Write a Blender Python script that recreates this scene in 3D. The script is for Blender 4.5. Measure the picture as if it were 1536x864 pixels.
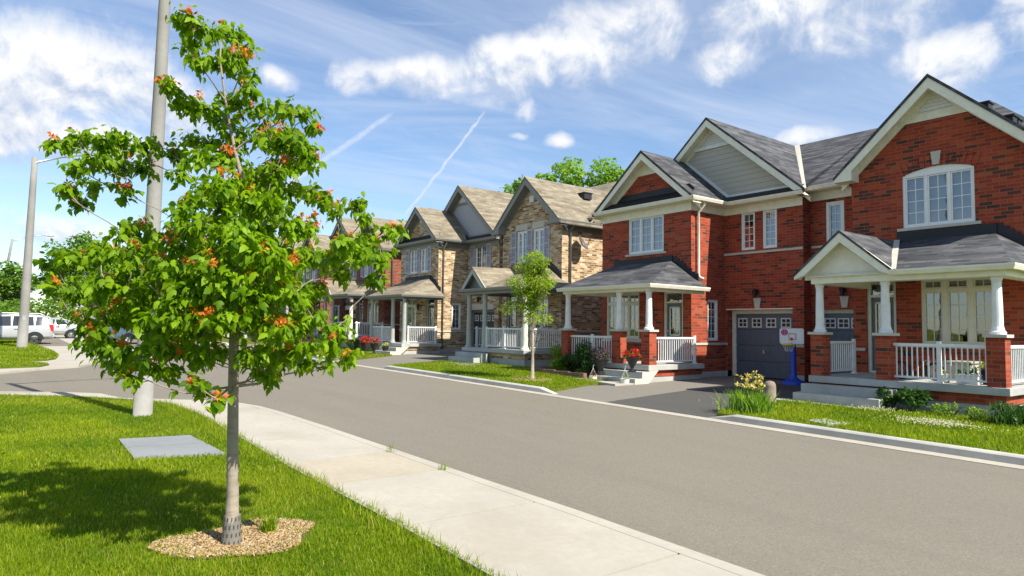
import bpy, math, random
import numpy as np
from mathutils import Vector, Matrix
sc = bpy.context.scene
for o in list(bpy.data.objects): bpy.data.objects.remove(o)
COL = sc.collection
R = math.radians
# ------------------------------------------------------------------ camera
YAW, PITCH, ROLL, FPX, CAMH = 0.92140211, 0.05953281, 0.01425606, 1008.32, 1.75
fw = Vector((-math.sin(YAW)*math.cos(PITCH), math.cos(YAW)*math.cos(PITCH), math.sin(PITCH)))
rt = Vector((math.cos(YAW), math.sin(YAW), 0)); up = rt.cross(fw)
r2 = rt*math.cos(ROLL)+up*math.sin(ROLL); u2 = -rt*math.sin(ROLL)+up*math.cos(ROLL)
cd = bpy.data.cameras.new('camera'); cam = bpy.data.objects.new('camera', cd); COL.objects.link(cam)
cam.matrix_world = Matrix(((r2.x,u2.x,-fw.x,0),(r2.y,u2.y,-fw.y,0),(r2.z,u2.z,-fw.z,CAMH),(0,0,0,1)))
cd.sensor_width = 36; cd.lens = FPX/1536*36; cd.clip_end = 5000; cd.clip_start = 0.05
sc.camera = cam
# ------------------------------------------------------------------ sun + sky
SUN_AZ, SUN_EL = R(11), R(46)           # azimuth measured from +X towards +Y
sd = Vector((math.cos(SUN_AZ)*math.cos(SUN_EL), math.sin(SUN_AZ)*math.cos(SUN_EL), math.sin(SUN_EL)))
sl = bpy.data.lights.new('sun', 'SUN'); sl.energy = 5.0; sl.angle = R(0.5); sl.color = (1.0, 0.945, 0.84)
so = bpy.data.objects.new('sun', sl); COL.objects.link(so); so.rotation_euler = sd.to_track_quat('Z', 'Y').to_euler()
sc.view_settings.view_transform = 'Standard'; sc.view_settings.look = 'None'
sc.view_settings.gamma = 1; sc.view_settings.use_curve_mapping = False
sc.view_settings.exposure = 0.84
w = bpy.data.worlds.new('World'); sc.world = w; w.use_nodes = True
NT = w.node_tree; NT.nodes.clear()
def wn(t, **k):
    n = NT.nodes.new(t)
    for a, b in k.items(): setattr(n, a, b)
    return n
def lk(a, b): NT.links.new(a, b)
def M_(op, a, b=None, c=None, clamp=False):
    n = wn('ShaderNodeMath', operation=op, use_clamp=clamp)
    for i, v in enumerate((a, b, c)):
        if v is None: continue
        if isinstance(v, (int, float)): n.inputs[i].default_value = v
        else: lk(v, n.inputs[i])
    return n.outputs[0]
def sstep(v, a, b, lo=0., hi=1.):
    n = wn('ShaderNodeMapRange', interpolation_type='SMOOTHSTEP')
    n.inputs[1].default_value = a; n.inputs[2].default_value = b; n.inputs[3].default_value = lo; n.inputs[4].default_value = hi
    lk(v, n.inputs[0]); return n.outputs[0]
def wmix(f, a, b):
    n = wn('ShaderNodeMix', data_type='RGBA'); 
    lk(f, n.inputs[0]) if not isinstance(f, float) else setattr(n.inputs[0], 'default_value', f)
    for i, v in ((6, a), (7, b)):
        if isinstance(v, tuple): n.inputs[i].default_value = (*v, 1)
        else: lk(v, n.inputs[i])
    return n.outputs[2]
sky = wn('ShaderNodeTexSky', sky_type='NISHITA', sun_disc=False, sun_elevation=SUN_EL, sun_rotation=math.pi/2-SUN_AZ, air_density=1.0, dust_density=0.25, ozone_density=3.6)
tc = wn('ShaderNodeTexCoord'); sp = wn('ShaderNodeSeparateXYZ'); lk(tc.outputs['Generated'], sp.inputs[0])
AZ = M_('MULTIPLY', M_('ARCTAN2', sp.outputs[0], sp.outputs[1]), 57.2958); EL = M_('MULTIPLY', M_('ARCSINE', sp.outputs[2]), 57.2958)
def vec(x, y, z=0.):
    n = wn('ShaderNodeCombineXYZ')
    for i, v in enumerate((x, y, z)):
        if isinstance(v, float): n.inputs[i].default_value = v
        else: lk(v, n.inputs[i])
    return n.outputs[0]
def noise(v, scale, detail=6, rough=.55, dist=0.):
    n = wn('ShaderNodeTexNoise'); lk(v, n.inputs['Vector']); n.inputs['Scale'].default_value = scale
    n.inputs['Detail'].default_value = detail; n.inputs['Roughness'].default_value = rough; n.inputs['Distortion'].default_value = dist
    return n.outputs[0]
# cumulus banks: (azimuth, elevation, half widths, weight) in degrees around the horizon
BANKS = [(-63.5,20.6,4,1.6,1.3),(-57.5,20.7,4,2.0,1.3),(-51,21.8,4,2.4,1.3),(-44.8,23.4,4.5,2.6,1.2),(-89,16.2,8,3.0,1.2),(-26,22.5,9,2.2,.75),(-20,24,8,2.5,.8),(-87,17.5,8,4.4,1.5),(-81.5,15.8,5,3.2,1.2),(-91,13.4,8,2.4,1.15),(-82,12.6,5,1.8,.9),(-87,6.2,5,1.6,1.0),(-84,12.9,8,2.2,1.1),(-93,6.2,5,2.2,.8),(-66.5,20.3,2.3,1.8,1.15),
 (-60.5,20.4,4.6,2.1,1.3),(-54.5,21.2,5,2.7,1.35),(-47.5,22.3,5.2,3.0,1.35),(-43.5,24.6,6,2.8,1.0),(-72.2,19.2,1.7,1.0,.85),(-49.1,16.0,1.5,.8,1.0),(-52.6,16.4,.8,.4,.8),
 (-35,21.4,3.2,1.8,.85),(-31.5,24.2,6,2.6,1.0),(-19,19.4,4.0,2.4,1.15),(-13.5,20.6,4,2.5,1.15),(-29,14.9,3,.9,.85),(-52,18.4,1.2,1.0,.7),(-75,8,4,1.2,.7),
 (20,22,14,5,1.2),(50,15,12,4,1.1),(100,20,16,6,1.1),(150,16,14,5,1.1),(-150,18,14,6,1.1),(-120,20,9,5,1.1),(170,40,20,9,1.0),(0,50,22,10,.9),(-25,35,9,4,.8)]
wz = noise(tc.outputs['Generated'], 7.0, 3, .5); wz2 = noise(vec(sp.outputs[2], sp.outputs[0], sp.outputs[1]), 9.0, 3, .5)
AZw = M_('ADD', AZ, M_('MULTIPLY_ADD', wz, 5.0, -2.5)); ELw = M_('ADD', EL, M_('MULTIPLY_ADD', wz2, 2.6, -1.3))
msk = None; mup = None; ELu = M_('ADD', ELw, .9)
for a, e, sa, se, wt in BANKS:
    da = M_('MULTIPLY', M_('ADD', AZw, -float(a)), 1.0/sa); de = M_('MULTIPLY', M_('ADD', ELw, -float(e)), 1.0/se)
    m = M_('MULTIPLY', M_('SUBTRACT', 1.0, M_('ADD', M_('MULTIPLY', da, da), M_('MULTIPLY', de, de))), wt)
    msk = m if msk is None else M_('MAXIMUM', msk, m)
    du = M_('MULTIPLY', M_('ADD', ELu, -float(e)), 1.0/se)
    m2 = M_('MULTIPLY', M_('SUBTRACT', 1.0, M_('ADD', M_('MULTIPLY', da, da), M_('MULTIPLY', du, du))), wt)
    mup = m2 if mup is None else M_('MAXIMUM', mup, m2)
puff = noise(tc.outputs['Generated'], 13.0, 9, .6, .3)
vup = wn('ShaderNodeVectorMath', operation='ADD'); lk(tc.outputs['Generated'], vup.inputs[0]); vup.inputs[1].default_value = (.008, .004, .014)
puff2 = noise(vup.outputs[0], 13.0, 9, .6, .3)
dens = M_('MULTIPLY_ADD', M_('ADD', puff, -.5), 3.0, msk)
cum = M_('MULTIPLY', sstep(dens, -.15, 1.35), sstep(msk, -1.1, -.2))
emb = M_('ADD', M_('MULTIPLY_ADD', M_('SUBTRACT', puff, puff2), 5.0, .62), M_('MULTIPLY', M_('SUBTRACT', msk, mup), .8))
lowb = noise(tc.outputs['Generated'], 6.0, 3, .5)
lit = M_('ADD', emb, M_('MULTIPLY_ADD', M_('ADD', lowb, -.5), .9, M_('MULTIPLY', sstep(dens, 1.0, 2.6), -.22)), clamp=True)
cloudc = wmix(lit, (3.1, 3.65, 4.7), (5.7, 5.75, 5.8))
# thin streaky cirrus and haze
zc = M_('MAXIMUM', sp.outputs[2], .05)
pl = vec(M_('MULTIPLY', M_('DIVIDE', sp.outputs[0], zc), 1.0), M_('MULTIPLY', M_('DIVIDE', sp.outputs[1], zc), .28))
cir = M_('MULTIPLY', sstep(noise(pl, 1.1, 8, .62, .8), .40, .80), sstep(EL, 2., 12.))
cir2 = sstep(noise(vec(M_('MULTIPLY', AZ, .02), M_('MULTIPLY', EL, .16)), 2.2, 6, .6, .5), .42, .8)
thin = M_('MAXIMUM', M_('MULTIPLY', cir, .62), M_('MULTIPLY', cir2, .45))
# two contrails
def trail(a0, e0, a1, e1, wd, st):
    dx, dy = a1-a0, e1-e0; L = math.hypot(dx, dy); dx /= L; dy /= L
    t = M_('ADD', M_('MULTIPLY', M_('ADD', AZ, -a0), dx), M_('MULTIPLY', M_('ADD', EL, -e0), dy))
    d = M_('ADD', M_('MULTIPLY', M_('ADD', AZ, -a0), -dy), M_('MULTIPLY', M_('ADD', EL, -e0), dx))
    d = M_('ADD', d, M_('MULTIPLY_ADD', noise(vec(AZ, EL), .7, 4), .5, -.25))
    wv = M_('MULTIPLY_ADD', noise(vec(AZ, EL), 1.7, 6), 1.2, .35)
    body = sstep(M_('ABSOLUTE', d), wd, 0., 0., 1.)
    ends = M_('MULTIPLY', sstep(t, -.3, 1.2), sstep(t, L+.5, L-1.5))
    return M_('MULTIPLY', M_('MULTIPLY', body, ends), M_('MULTIPLY', wv, st), clamp=True)
thin = M_('MAXIMUM', thin, M_('MAXIMUM', trail(-72.5, 10.6, -63.0, 17.8, .42, .62), trail(-62.3, 9.0, -55.2, 18.3, .22, .8)))
c1 = wmix(thin, sky.outputs[0], (4.5, 4.9, 5.8))
c2 = wmix(cum, c1, cloudc)
bg = wn('ShaderNodeBackground'); bg.inputs[1].default_value = .100; lk(c2, bg.inputs[0])
ow = wn('ShaderNodeOutputWorld'); lk(bg.outputs[0], ow.inputs[0])

# ------------------------------------------------------------------ helpers
ORG = {}
def zg(x):                                   # street climbs gently towards -X
    return -.012*min(max(x, -90.), 20.)
class MB:
    def __init__(s, dx=0., dz=0.): s.v=[]; s.f=[]; s.m=[]; s.o=(dx, 0., dz)
    def add(s, vs, fs, m=0):
        b=len(s.v); s.v += [(p[0]+s.o[0], p[1]+s.o[1], p[2]+s.o[2]) for p in vs]
        for f in fs: s.f.append([b+i for i in f]); s.m.append(m)
    def box(s, x0,x1,y0,y1,z0,z1, m=0):
        s.add([(x0,y0,z0),(x1,y0,z0),(x1,y1,z0),(x0,y1,z0),(x0,y0,z1),(x1,y0,z1),(x1,y1,z1),(x0,y1,z1)],
              [(0,3,2,1),(4,5,6,7),(0,1,5,4),(1,2,6,5),(2,3,7,6),(3,0,4,7)], m)
    def fbox(s, fr, u0,u1,d0,d1,z0,z1, m=0):
        s.add([fr(u,d,z) for z in (z0,z1) for u,d in ((u0,d0),(u1,d0),(u1,d1),(u0,d1))],
              [(0,3,2,1),(4,5,6,7),(0,1,5,4),(1,2,6,5),(2,3,7,6),(3,0,4,7)], m)
    def poly(s, pts, m=0): s.add(pts, [tuple(range(len(pts)))], m)
    def slab(s, pts, th, m=0, mb=None, d=(0,0,-1)):      # polygon given thickness along d
        n=len(pts); low=[(p[0]+d[0]*th,p[1]+d[1]*th,p[2]+d[2]*th) for p in pts]
        s.add(list(pts)+low, [tuple(range(n))], m)
        b=len(s.v)-2*n
        s.f.append([b+n+i for i in reversed(range(n))]); s.m.append(m if mb is None else mb)
        for i in range(n):
            j=(i+1)%n; s.f.append([b+i,b+n+i,b+n+j,b+j]); s.m.append(m if mb is None else mb)
    def tube(s, path, rad, n=8, m=0, cap=True):
        P=[Vector(p) for p in path]; k=len(P)
        if not isinstance(rad,(list,tuple)): rad=[rad]*k
        vs=[]; ref=None
        for i in range(k):
            t=(P[min(i+1,k-1)]-P[max(i-1,0)]).normalized()
            if ref is None: ref=Vector((0,0,1)) if abs(t.z)<.9 else Vector((1,0,0))
            a=t.cross(ref)
            if a.length<.05: a=t.cross(Vector((.3,1,.2)))
            a.normalize(); b=t.cross(a).normalized()
            for q in range(n):
                c=math.cos(2*math.pi*q/n); d=math.sin(2*math.pi*q/n); vs.append(tuple(P[i]+(a*c+b*d)*rad[i]))
        fs=[(i*n+q,i*n+(q+1)%n,(i+1)*n+(q+1)%n,(i+1)*n+q) for i in range(k-1) for q in range(n)]
        if cap: fs += [tuple(range(n)), tuple(range((k-1)*n,k*n))]
        s.add(vs,fs,m)
    def lathe(s, c, prof, n=16, m=0):
        vs=[(c[0]+r*math.cos(2*math.pi*q/n), c[1]+r*math.sin(2*math.pi*q/n), c[2]+z) for r,z in prof for q in range(n)]
        fs=[(i*n+q,i*n+(q+1)%n,(i+1)*n+(q+1)%n,(i+1)*n+q) for i in range(len(prof)-1) for q in range(n)]
        fs += [tuple(range(n)), tuple(range((len(prof)-1)*n,len(prof)*n))]
        s.add(vs,fs,m)
    def build(s, name, mats, parent=None, smooth=False, org=None, bevel=0, var=None):
        if not isinstance(mats,(list,tuple)): mats=[mats]
        o0=Vector(ORG[parent.name] if parent else (org or (0,0,0)))
        me=bpy.data.meshes.new(name); V=[(p[0]-o0.x,p[1]-o0.y,p[2]-o0.z) for p in s.v]
        me.from_pydata(V,[],s.f); me.update()
        for mt in mats: me.materials.append(mt)
        me.polygons.foreach_set('material_index', s.m)
        ul=me.uv_layers.new(name='UVMap'); uv=np.zeros(len(me.loops)*2)
        for p in me.polygons:
            n=p.normal
            if abs(n.z)>.93: t=Vector((1,0,0)); u=Vector((0,1,0))
            else:
                t=Vector((-n.y,n.x,0)).normalized(); u=n.cross(t)
                if u.z<0: u=-u
            for li in p.loop_indices:
                q=Vector(s.v[me.loops[li].vertex_index]); uv[2*li]=q.dot(t); uv[2*li+1]=q.dot(u)
        ul.data.foreach_set('uv', uv)
        if smooth: me.polygons.foreach_set('use_smooth',[True]*len(me.polygons))
        ob=bpy.data.objects.new(name, me); COL.objects.link(ob)
        if parent: ob.parent=parent
        else: ob.location=o0
        ORG[ob.name]=tuple(o0)
        if bevel:
            b=ob.modifiers.new('bevel','BEVEL'); b.width=bevel; b.segments=2; b.limit_method='ANGLE'; b.angle_limit=R(40)
        return ob
def np_mesh(name, verts, faces, mat, parent=None, org=(0,0,0), var=None, smooth=False):
    """verts (n,3), faces (m,k) all the same size; var (m,) per face value"""
    o0=np.array(ORG[parent.name] if parent else org, float)
    me=bpy.data.meshes.new(name); n=len(verts); m,k=faces.shape
    me.vertices.add(n); me.vertices.foreach_set('co', (verts-o0).astype(np.float32).ravel())
    me.loops.add(m*k); me.loops.foreach_set('vertex_index', faces.astype(np.int32).ravel())
    me.polygons.add(m); me.polygons.foreach_set('loop_start', np.arange(0,m*k,k,dtype=np.int32))
    me.update(calc_edges=True); me.validate()
    if var is not None:
        at=me.attributes.new('var','FLOAT','FACE'); at.data.foreach_set('value', var.astype(np.float32))
    if smooth: me.polygons.foreach_set('use_smooth', np.ones(m,bool))
    me.materials.append(mat); ob=bpy.data.objects.new(name,me); COL.objects.link(ob)
    if parent: ob.parent=parent
    else: ob.location=o0
    ORG[ob.name]=tuple(o0); return ob
def thing(name, label, cat, loc, group=None):
    o=bpy.data.objects.new(name,None); COL.objects.link(o); o.location=loc; o.empty_display_size=.3
    ORG[o.name]=tuple(loc); o['label']=label; o['category']=cat
    if group: o['group']=group
    return o
def tag(o, label, cat, group=None, kind=None):
    o['label']=label; o['category']=cat
    if group: o['group']=group
    if kind: o['kind']=kind
    return o
def struct(o): o['kind']='structure'; return o
def dup(root, loc, rz=0., sc_=1., label=None, mats=None):
    def cp(o, par):
        c=o.copy(); COL.objects.link(c)
        if par: c.parent=par
        for ch in [x for x in o.children]: cp(ch, c)
        return c
    r=cp(root,None); r.location=loc; r.rotation_euler=(0,0,rz); r.scale=(sc_,)*3
    if label: r['label']=label
    return r
# ------------------------------------------------------------------ materials
def mat(name, col=(.5,.5,.5), rough=.7, metal=0., spec=.5, build=None, bump=None):
    m=bpy.data.materials.new(name); m.use_nodes=True; nt=m.node_tree; b=nt.nodes['Principled BSDF']
    b.inputs['Base Color'].default_value=(*col,1); b.inputs['Roughness'].default_value=rough
    b.inputs['Metallic'].default_value=metal; b.inputs['Specular IOR Level'].default_value=spec
    if build: build(NB(nt,b))
    return m
class NB:
    def __init__(s,nt,b): s.nt=nt; s.b=b; s.tc=nt.nodes.new('ShaderNodeTexCoord'); s.geo=nt.nodes.new('ShaderNodeNewGeometry')
    def n(s,t,**k):
        x=s.nt.nodes.new(t)
        for a,b in k.items(): setattr(x,a,b)
        return x
    def l(s,a,b): s.nt.links.new(a,b)
    def set(s,i,v):
        if isinstance(v,(int,float)): i.default_value=v
        elif isinstance(v,tuple): i.default_value=(*v,1) if len(v)==3 and i.type=='RGBA' else v
        else: s.l(v,i)
    @property
    def pos(s): return s.geo.outputs['Position']
    @property
    def uv(s): return s.tc.outputs['UV']
    def noise(s,v,scale,detail=4,rough=.55,dist=0.,col=False):
        x=s.n('ShaderNodeTexNoise'); s.l(v,x.inputs['Vector']); x.inputs['Scale'].default_value=scale; x.inputs['Detail'].default_value=detail
        x.inputs['Roughness'].default_value=rough; x.inputs['Distortion'].default_value=dist; return x.outputs[1 if col else 0]
    def math(s,op,a,b=None,c=None,clamp=False):
        x=s.n('ShaderNodeMath',operation=op,use_clamp=clamp)
        for i,v in enumerate((a,b,c)):
            if v is not None: s.set(x.inputs[i],v)
        return x.outputs[0]
    def mix(s,f,a,b,bt='MIX'):
        x=s.n('ShaderNodeMix',data_type='RGBA',blend_type=bt); s.set(x.inputs[0],f); s.set(x.inputs[6],a); s.set(x.inputs[7],b); return x.outputs[2]
    def ramp(s,f,stops,interp='LINEAR'):
        x=s.n('ShaderNodeValToRGB'); cr=x.color_ramp; cr.interpolation=interp
        while len(cr.elements)<len(stops): cr.elements.new(.5)
        for e,(p,c) in zip(cr.elements,stops): e.position=p; e.color=(*c,1) if len(c)==3 else c
        s.l(f,x.inputs[0]); return x.outputs[0]
    def mapr(s,v,a,b,lo=0.,hi=1.):
        x=s.n('ShaderNodeMapRange'); x.inputs[1].default_value=a; x.inputs[2].default_value=b; x.inputs[3].default_value=lo; x.inputs[4].default_value=hi
        s.l(v,x.inputs[0]); return x.outputs[0]
    def scale(s,v,sx,sy,sz=1.,off=(0,0,0)):
        x=s.n('ShaderNodeMapping'); s.l(v,x.inputs[0]); x.inputs['Scale'].default_value=(sx,sy,sz); x.inputs['Location'].default_value=off; return x.outputs[0]
    def color(s,c): s.set(s.b.inputs['Base Color'],c)
    def rough(s,c): s.set(s.b.inputs['Roughness'],c)
    def bump(s,h,st=.3,dist=.01):
        x=s.n('ShaderNodeBump'); x.inputs['Strength'].default_value=st; x.inputs['Distance'].default_value=dist; s.l(h,x.inputs['Height']); s.l(x.outputs[0],s.b.inputs['Normal'])
    def brick(s,v,w,h,mo,off=.5):
        x=s.n('ShaderNodeTexBrick'); s.l(v,x.inputs['Vector']); x.offset=off
        x.inputs['Color1'].default_value=(0,0,0,1); x.inputs['Color2'].default_value=(1,1,1,1); x.inputs['Mortar'].default_value=(.5,.5,.5,1)
        x.inputs['Scale'].default_value=1; x.inputs['Mortar Size'].default_value=mo; x.inputs['Mortar Smooth'].default_value=.2; x.inputs['Brick Width'].default_value=w; x.inputs['Row Height'].default_value=h
        return x.outputs[0], x.outputs[1]
def brickmat(name, stops, mortar, w=.27, h=.085):
    def f(b):
        c,fa=b.brick(b.uv,w,h,.008)
        big=b.noise(b.uv,.9,3); t=b.math('ADD',c,b.math('MULTIPLY_ADD',big,.5,-.25),clamp=True)
        col=b.ramp(t,stops)
        col=b.mix(b.mapr(b.noise(b.uv,28,3),.3,.7,.82,1.12),(0,0,0),col) if False else b.mix(b.mapr(b.noise(b.uv,9,5),.3,.7,0,.35),col,b.mix(.5,col,(.03,.02,.015)))
        b.color(b.mix(fa,col,mortar)); b.rough(.88)
        b.bump(b.math('SUBTRACT',b.noise(b.uv,60,3),fa),.5,.006)
    return mat(name,build=f,rough=.9,spec=.25)
RED=brickmat('red_brick',[(0,(.085,.034,.024)),(.10,(.12,.042,.024)),(.18,(.25,.040,.018)),(.5,(.335,.050,.022)),(.85,(.40,.068,.026)),(1,(.37,.090,.042))],(.25,.115,.078))
RED2=brickmat('brown_red_brick',[(0,(.07,.035,.025)),(.2,(.16,.045,.028)),(.5,(.23,.058,.034)),(.85,(.28,.08,.045)),(1,(.26,.11,.07))],(.24,.14,.10))
TAN=brickmat('buff_brick',[(0,(.15,.085,.040)),(.22,(.26,.155,.072)),(.45,(.40,.265,.135)),(.7,(.50,.36,.205)),(.88,(.66,.53,.37)),(1,(.36,.235,.12))],(.50,.43,.32))
def shingle(name, stops):
    def f(b):
        c,fa=b.brick(b.uv,.34,.14,.004); c2,f2=b.brick(b.scale(b.uv,1,1,1,(.13,.0,0)),.71,.14,.0)
        t=b.math('ADD',b.math('MULTIPLY',c,.55),b.math('MULTIPLY',c2,.45)); st=b.noise(b.scale(b.uv,.5,3.2),1.1,5)
        t=b.math('ADD',b.math('MULTIPLY_ADD',t,.7,.15),b.math('MULTIPLY_ADD',st,1.0,-.5),clamp=True)
        col=b.ramp(t,stops); col=b.mix(b.math('MULTIPLY',fa,.5),col,(.015,.015,.015)); col=b.mix(b.mapr(b.noise(b.uv,140,2),.3,.7,0,.3),col,(.02,.02,.02),'MIX')
        b.color(col); b.rough(.92); b.bump(b.math('SUBTRACT',b.noise(b.uv,90,2),fa),.5,.008)
    return mat(name,build=f,spec=.2)
SH_D=shingle('charcoal_shingles',[(0,(.030,.031,.035)),(.4,(.060,.062,.068)),(.65,(.105,.106,.112)),(1,(.17,.168,.17))])
SH_T=shingle('tan_shingles',[(0,(.12,.10,.07)),(.35,(.20,.168,.118)),(.6,(.26,.222,.158)),(.8,(.31,.275,.205)),(1,(.36,.33,.26))])
def painted(name,col,rough=.45,v=.06,sc_=6):
    def f(b):
        n=b.noise(b.pos,sc_,4); c2=tuple(max(0,x*(1-2.5*v)) for x in col); b.color(b.mix(b.mapr(n,.3,.75,0,1),col,c2)); b.bump(b.noise(b.pos,70,2),.06,.003)
    return mat(name,col,rough,build=f)
CREAM=painted('cream_trim',(.80,.765,.62)); GREYTRIM=painted('grey_trim',(.21,.215,.20)); GREYCOL=painted('grey_green_column',(.37,.385,.34))
WHITE=painted('white_paint',(.78,.78,.765),.45,.07); WHITEF=painted('white_vinyl',(.78,.78,.76),.35,.03); CREAMF=painted('cream_vinyl',(.66,.64,.52),.4,.04)
SHUT=painted('lavender_grey_shutter',(.42,.435,.52),.5,.04)
BLACKF=painted('black_flashing',(.012,.013,.016),.6,.1); BLACK=painted('black_plastic',(.012,.012,.014),.45); STEEL=mat('galvanised_steel',(.45,.46,.47),.45,.8)
SLATE=painted('slate_grey_paint',(.095,.118,.155),.42,.06); TEAL=painted('dark_teal_paint',(.03,.05,.058),.45,.05)
def siding_m(name,col,pitch=.17):
    def f(b):
        u=b.n('ShaderNodeSeparateXYZ'); b.l(b.uv,u.inputs[0]); fr=b.math('FRACT',b.math('DIVIDE',u.outputs[1],pitch))
        ln=b.mapr(fr,.0,.12,1,0); cu=b.n('ShaderNodeMath'); 
        b.color(b.mix(b.math('MULTIPLY',ln,.75,clamp=True),b.mix(b.noise(b.scale(b.uv,2,30),2,4),col,tuple(c*.85 for c in col)),tuple(c*.3 for c in col)))
        b.bump(fr,.8,.02)
    return mat(name,col,.6,build=f)
SIDING=siding_m('beige_lap_siding',(.50,.47,.40)); SIDING_G=siding_m('grey_lap_siding',(.40,.42,.47),.13); LOUVRE=siding_m('white_louvre',(.72,.72,.70),.085)
def conc(name,col,st=.3):
    def f(b):
        n=b.noise(b.pos,1.3,6,.6); n2=b.noise(b.pos,14,5); c=b.mix(b.mapr(n,.35,.72,0,1),col,tuple(x*(1-st) for x in col)); c=b.mix(b.mapr(n2,.35,.7,0,.35),c,tuple(x*.72 for x in col))
        sp_=b.noise(b.pos,170,2); c=b.mix(b.mapr(sp_,.45,.75,0,.25),c,tuple(x*.5 for x in col)); cr=b.noise(b.pos,2.2,8,.7,1.); c=b.mix(b.mapr(b.math('ABSOLUTE',b.math('ADD',cr,-.5)),.0,.004,.22,0),c,tuple(x*.4 for x in col)); dr=b.noise(b.pos,.55,6,.7); c=b.mix(b.mapr(dr,.52,.72,0,.5),c,tuple((x*.70,x*.66,x*.6)[i] for i,x in enumerate(col))); b.color(c); b.bump(b.noise(b.pos,110,3),.25,.004)
    return mat(name,col,.85,spec=.3,build=f)
CONC=conc('porch_concrete',(.47,.47,.44),.35); STONE=conc('cast_stone',(.56,.53,.45),.15)
WALK=conc('pale_sidewalk_concrete',(.425,.39,.325),.16); KERBM=conc('kerb_concrete',(.52,.50,.445),.35); PAN=conc('gutter_concrete',(.44,.405,.33),.2); VAULT=conc('vault_concrete',(.25,.26,.265),.2)
def asph(name,base,patch=1.):
    def f(b):
        n=b.noise(b.pos,.35,5,.6); st=b.noise(b.scale(b.pos,.12,1.6,1),1.,5,.6); fine=b.noise(b.pos,85,3,.7); vo=b.n('ShaderNodeTexVoronoi'); b.l(b.pos,vo.inputs['Vector']); vo.inputs['Scale'].default_value=75
        c=b.mix(b.mapr(n,.3,.7,0,1),base,tuple(x*(1-.16*patch) for x in base)); c=b.mix(b.mapr(st,.40,.66,0,.75*patch),c,tuple(x*.78 for x in base)); lane=b.noise(b.scale(b.pos,.05,.55,1,(3,.4,0)),1.,2,.5); c=b.mix(b.mapr(lane,.42,.6,0,.5),c,tuple(x*.86 for x in base)); tar=b.noise(b.pos,.9,7,.75,1.5); c=b.mix(b.math('MULTIPLY',b.mapr(b.math('ABSOLUTE',b.math('ADD',tar,-.5)),.0,.010,.75*patch,0),b.mapr(b.noise(b.pos,.22,2),.50,.60,0,1)),c,tuple(x*.45 for x in base)); bl=b.noise(b.pos,2.3,3); c=b.mix(b.mapr(bl,.70,.76,0,.30),c,tuple(x*.5 for x in base))
        c=b.mix(b.mapr(fine,.25,.75,.35,.9),tuple(x*1.22 for x in base),c); sp_=b.n('ShaderNodeSeparateColor'); b.l(vo.outputs['Color'],sp_.inputs[0])
        c=b.mix(b.mapr(sp_.outputs[0],.86,.9,0,.22),c,tuple(min(1,x*1.9) for x in base)); c=b.mix(b.mapr(sp_.outputs[1],.82,.86,0,.28),c,tuple(x*.4 for x in base))
        b.color(c); b.rough(.9); b.bump(fine,.55,.006)
    return mat(name,base,.9,spec=.3,build=f)
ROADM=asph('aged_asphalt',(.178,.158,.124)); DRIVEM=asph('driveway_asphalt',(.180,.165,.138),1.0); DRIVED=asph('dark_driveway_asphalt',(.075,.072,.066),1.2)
def leafm(name,c1,c2,tr=.42,dead=None,trc=1.9,gloss=.4):
    m=bpy.data.materials.new(name); m.use_nodes=True; nt=m.node_tree; b=NB(nt,nt.nodes['Principled BSDF'])
    at=b.n('ShaderNodeAttribute'); at.attribute_name='var'
    stops=[(0,c1),(.75,c2)]+([(.93,c2),(1,dead)] if dead else [(1,c2)])
    c=b.ramp(at.outputs['Fac'],stops); c=b.mix(b.mapr(b.noise(b.pos,1.1,3),.35,.7,0,.45),c,b.mix(.5,c,tuple(x*.55 for x in c1)))
    b.color(c); b.rough(.5); b.b.inputs['Specular IOR Level'].default_value=gloss
    t=b.n('ShaderNodeBsdfTranslucent'); tcx=b.n('ShaderNodeMix',data_type='RGBA',blend_type='MULTIPLY'); tcx.inputs[0].default_value=1; b.l(c,tcx.inputs[6]); tcx.inputs[7].default_value=(trc*1.15,trc*1.2,trc*.5,1)
    b.l(tcx.outputs[2],t.inputs[0]); mx=b.n('ShaderNodeMixShader'); mx.inputs[0].default_value=tr
    b.l(b.b.outputs[0],mx.inputs[1]); b.l(t.outputs[0],mx.inputs[2]); out=[x for x in nt.nodes if x.type=='OUTPUT_MATERIAL'][0]; b.l(mx.outputs[0],out.inputs[0])
    return m
MAPLE=leafm('maple_leaves',(.045,.120,.004),(.200,.315,.006),.38,(.40,.26,.02),2.1,.18)
SEED=leafm('red_winged_seeds',(.62,.05,.02),(.75,.28,.03),.4,None,1.3)
YLEAF=leafm('yellow_green_leaves',(.12,.21,.008),(.28,.37,.018),.42,(.45,.42,.05),1.6)
BLEAF=leafm('background_leaves',(.060,.135,.012),(.150,.26,.022),.35)
BLEAF2=leafm('light_background_leaves',(.10,.20,.02),(.20,.33,.045),.4)
DLEAF=leafm('dark_shrub_leaves',(.018,.058,.010),(.050,.125,.016),.3); SLEAF=leafm('bright_shrub_leaves',(.09,.17,.015),(.22,.32,.03),.38)
GRASS=leafm('grass_blades',(.075,.170,.004),(.240,.300,.010),.40,(.44,.37,.11),1.6,.15); IRISL=leafm('iris_leaves',(.09,.19,.015),(.22,.34,.03),.38)
def fl(name,c): return leafm(name,c,tuple(min(1,x*1.25) for x in c),.3,None,1.)
REDF=fl('red_petals',(.62,.012,.01)); PURF=fl('purple_petals',(.12,.02,.10)); YELF=fl('pale_yellow_petals',(.62,.50,.15)); PINKF=fl('pink_petals',(.55,.06,.12)); WHITEFL=fl('white_clover',(.55,.54,.40))
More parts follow.
